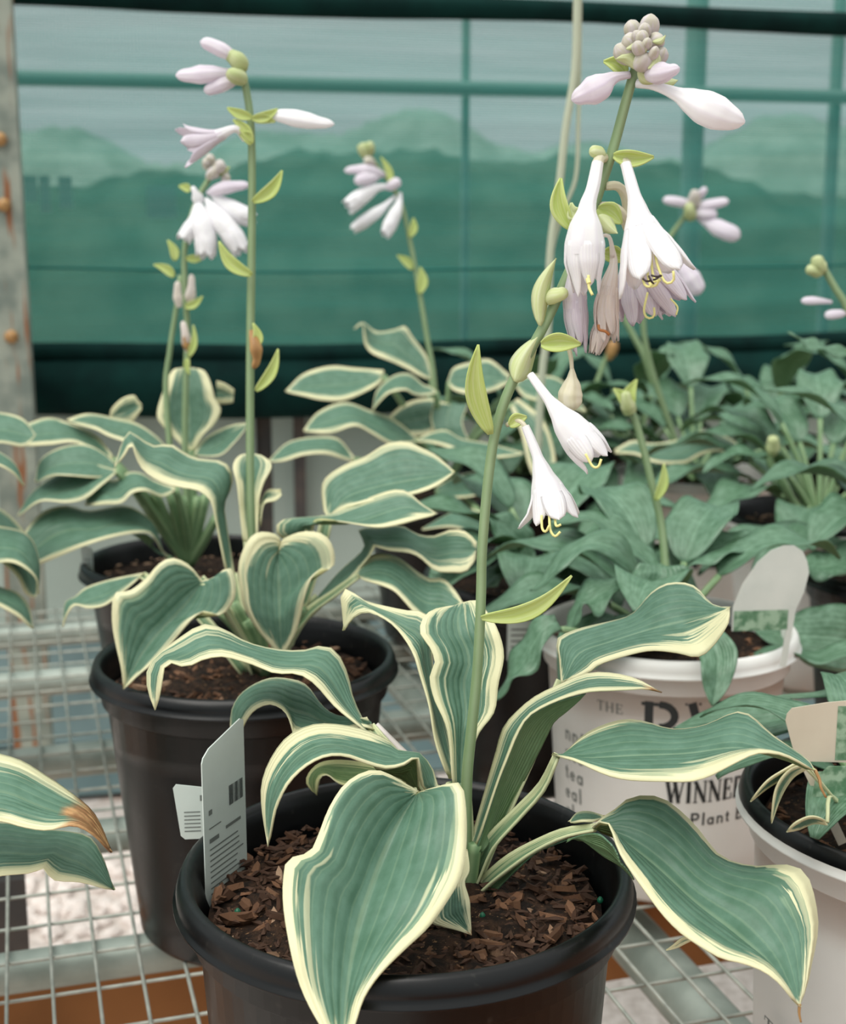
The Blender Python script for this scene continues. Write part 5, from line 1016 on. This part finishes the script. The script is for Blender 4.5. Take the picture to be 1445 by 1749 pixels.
for az, el, pl, bl in ((190, 55, .06, .12), (150, 65, .07, .12), (110, 68, .08, .12), (70, 66, .08, .12), (30, 60, .07, .12), (-10, 52, .06, .12), (-50, 40, .05, .10), (-130, 42, .05, .10), (90, 78, .11, .12)): gleaf(R5, c, az, pl * 1.2, el, bl, .055, 1.5, .007, nw=3.5)
for az, el, pl, bl in ((200, 36, .08, .13), (235, 32, .07, .12), (170, 42, .09, .13), (270, 30, .07, .11), (-60, 32, .08, .12), (-30, 36, .09, .13)): gleaf(R5, c, az, pl * 1.2, el, bl, .058, 1.3, .008, nw=3.5)
bk_l = []
for x_, Y_, lab, hh in ((1085, 1.99, 'green hosta low in the back row behind the white lettered pot', 0.72), (1310, 2.02, 'green hosta in the back row between white lettered and dark-rimmed pots', 0.72), (1500, 1.98, 'green hosta in the back row at the right edge', 0.72), (895, 1.90, 'green hosta in the back row right of the middle hosta', 0.72), (1560, 1.22, 'green hosta at the right edge above the wide white pot', 0.73)):
    r, c = plant(lab, x_, Y_, hh, r=0.102, rb=0.076, chips=0, fine=40); bk_l.append((r, c))
    for az in range(0, 360, 36):
        gleaf(r, c, az + random.uniform(-14, 14), random.uniform(.07, .10), random.uniform(52, 70), random.uniform(.11, .14), random.uniform(.05, .064), random.uniform(1.2, 1.7), .008, nw=3.5)
    for az in (40, 160, 280): gleaf(r, c, az, .12, 78, .12, .05, 1.2, .007, nw=3.5)
    for az in range(180, 361, 40): gleaf(r, c, az + random.uniform(-12, 12), .09, random.uniform(30, 42), .13, .058, 1.2, .008, nw=3.5)
# stalks with buds among the right-hand plants
r1 = bk_l[0][0]
k1 = stalk(r1, [(1135, 720, 1.9), (1104, 618, 1.9), (1080, 570, 1.9), (1063, 530, 1.9), (1068, 470, 1.9)], [14, 12, 10, 8], 'stalk', 24)
bud(k1, [(1165, 448, 1.3), (1170, 462, 1.3), (1182, 482, 1.3), (1196, 502, 1.3)], [8, 14, 18, 16, 8], 'lilac')
k2 = stalk(bk_l[3][0], [(996, 720, 1.9), (1010, 680, 1.9), (1026, 635, 1.9), (1040, 600, 1.9)], [10, 9, 8], 'stalk', 16)
bud(k2, [(1040, 615, 1.89), (1045, 598, 1.89), (1048, 582, 1.89)], [4, 9, 10, 5], 'brown')
k3 = stalk(R5, [(1170, 800, 1.76), (1110, 620, 1.74), (1100, 520, 1.73), (1130, 430, 1.72), (1165, 375, 1.72), (1186, 350, 1.72)], [11, 10, 9, 8], 'stalk', 30)
for pth, rr, mt in (([(1185, 355, 1.72), (1212, 350, 1.71), (1245, 343, 1.71)], [4, 9, 8, 2], 'lilac'), ([(1185, 362, 1.72), (1205, 366, 1.71), (1225, 366, 1.71)], [4, 9, 9, 3], 'lilac'), ([(1190, 370, 1.72), (1215, 384, 1.71), (1240, 396, 1.70), (1264, 404, 1.70)], [4, 8, 14, 14, 5], 'lilac'), ([(1180, 350, 1.72), (1158, 345, 1.71), (1132, 341, 1.71)], [4, 8, 8, 2], 'lilac'), ([(1184, 352, 1.72), (1186, 336, 1.71), (1190, 324, 1.71)], [8, 12, 9, 3], 'bud'), ([(1190, 340, 1.72), (1200, 328, 1.71), (1206, 320, 1.71)], [4, 7, 6, 2], 'lilac'), ([(1180, 372, 1.72), (1178, 360, 1.71), (1176, 346, 1.71)], [8, 11, 9, 3], 'bud_green')): bud(k3, pth, rr, mt)
r6, c6 = bk_l[4]
k4 = stalk(r6, [(1560, 960, 1.22), (1500, 700, 1.2), (1450, 535, 1.19), (1425, 490, 1.19), (1405, 455, 1.19)], [18, 15, 13, 11], 'stalk', 26)
for pth, rr, mt in (([(1408, 462, 1.19), (1398, 452, 1.185), (1396, 436, 1.185)], [6, 12, 11, 3], 'bud_green'), ([(1404, 466, 1.19), (1388, 462, 1.185), (1376, 460, 1.185)], [5, 11, 9, 3], 'bud_green'), ([(1420, 516, 1.19), (1395, 514, 1.185), (1368, 514, 1.185)], [3, 5, 7, 4], 'lilac'), ([(1445, 535, 1.19), (1428, 537, 1.185), (1408, 539, 1.185)], [3, 7, 8, 3], 'lilac')): bud(k4, pth, rr, mt)
g(r6, 1560, 960, 1.22, '1450,596 1420,588 1385,580 1345,566', '1460,610 1420,606 1385,592 1345,568', [1.18, 1.17, 1.17], d=(.01, -.01))
g(r6, 1560, 960, 1.22, '1480,1080 1430,1100 1400,1112 1350,1102 1290,1116 1222,1142', '1480,1120 1440,1125 1400,1130 1350,1120 1290,1125 1222,1143', [1.0, .98, .97, .96], d=(.02, -.02))
g(r6, 1560, 960, 1.22, '1480,1140 1440,1150 1400,1140 1340,1110 1290,1080', '1480,1050 1430,1030 1380,1040 1330,1060 1290,1078', [1.04, 1.02, 1.01], d=(-.02, .02))
g(r6, 1560, 960, 1.22, '1480,960 1430,985 1400,990 1360,960', '1480,930 1440,935 1400,940 1360,958', [1.12, 1.10, 1.10])
leaf(R3, '1400,1240 1345,1250 1300,1262 1250,1256 1200,1245 1150,1245', '1400,1210 1350,1198 1300,1194 1250,1196 1200,1215 1150,1243', [.74, .75, .75, .74], d=(-.02, .02), m=9, style='green', pet=[(1400, 1225, .74), (1480, 1330, .71), (1520, 1400, .69)], pw=(8, 12))
leaf(R3, '1445,1190 1400,1190 1350,1192 1290,1195', '1445,1165 1400,1180 1340,1186 1292,1193', [.78, .78, .78], d=(-.01, .01), m=9, style='green')
# pale upright labels in the back row
for x_, y0, y1, Y_, lab, tl in ((1398, 640, 720, 1.9, 'pale grey round-topped label upright in the back row at far right', 0.0), (1288, 690, 765, 1.9, 'pale leaning label in the back row, left of the far right one', 0.3)):
    k = m_at(Y_); h_ = (y1 - y0) * k; w_ = 24 * k
    card('plant_label', lab, 'label', P(x_, y1, Y_), Vector((1, 0, 0)), 0, [(0, -.04), (w_, -.04), (w_ + tl * h_, h_ * .85), (w_ * .75 + tl * h_, h_), (w_ * .25 + tl * h_, h_), (tl * h_, h_ * .85)], [], 'taggrey')
# cord hanging in front of the cloth
co = thing('cord', 'pale doubled cord hanging down in front of the green cloth', 'cord', tuple(P(985, 0, 1.45)))
for pth, w_ in (([(990, -120, 1.45), (986, 0, 1.45), (982, 120, 1.45), (966, 220, 1.45), (955, 320, 1.45), (940, 430, 1.45), (936, 560, 1.45), (925, 650, 1.45), (915, 860, 1.45)], 13), ([(992, -120, 1.455), (990, 60, 1.455), (988, 200, 1.455), (984, 300, 1.455), (966, 350, 1.455), (950, 400, 1.455), (940, 440, 1.455)], 7)):
    b = MB(); tube(b, cr([tuple(P(*q)) for q in pth], 40), px(w_) / 2 * 1.45, 8); part('strand', b, M['cord'], co)
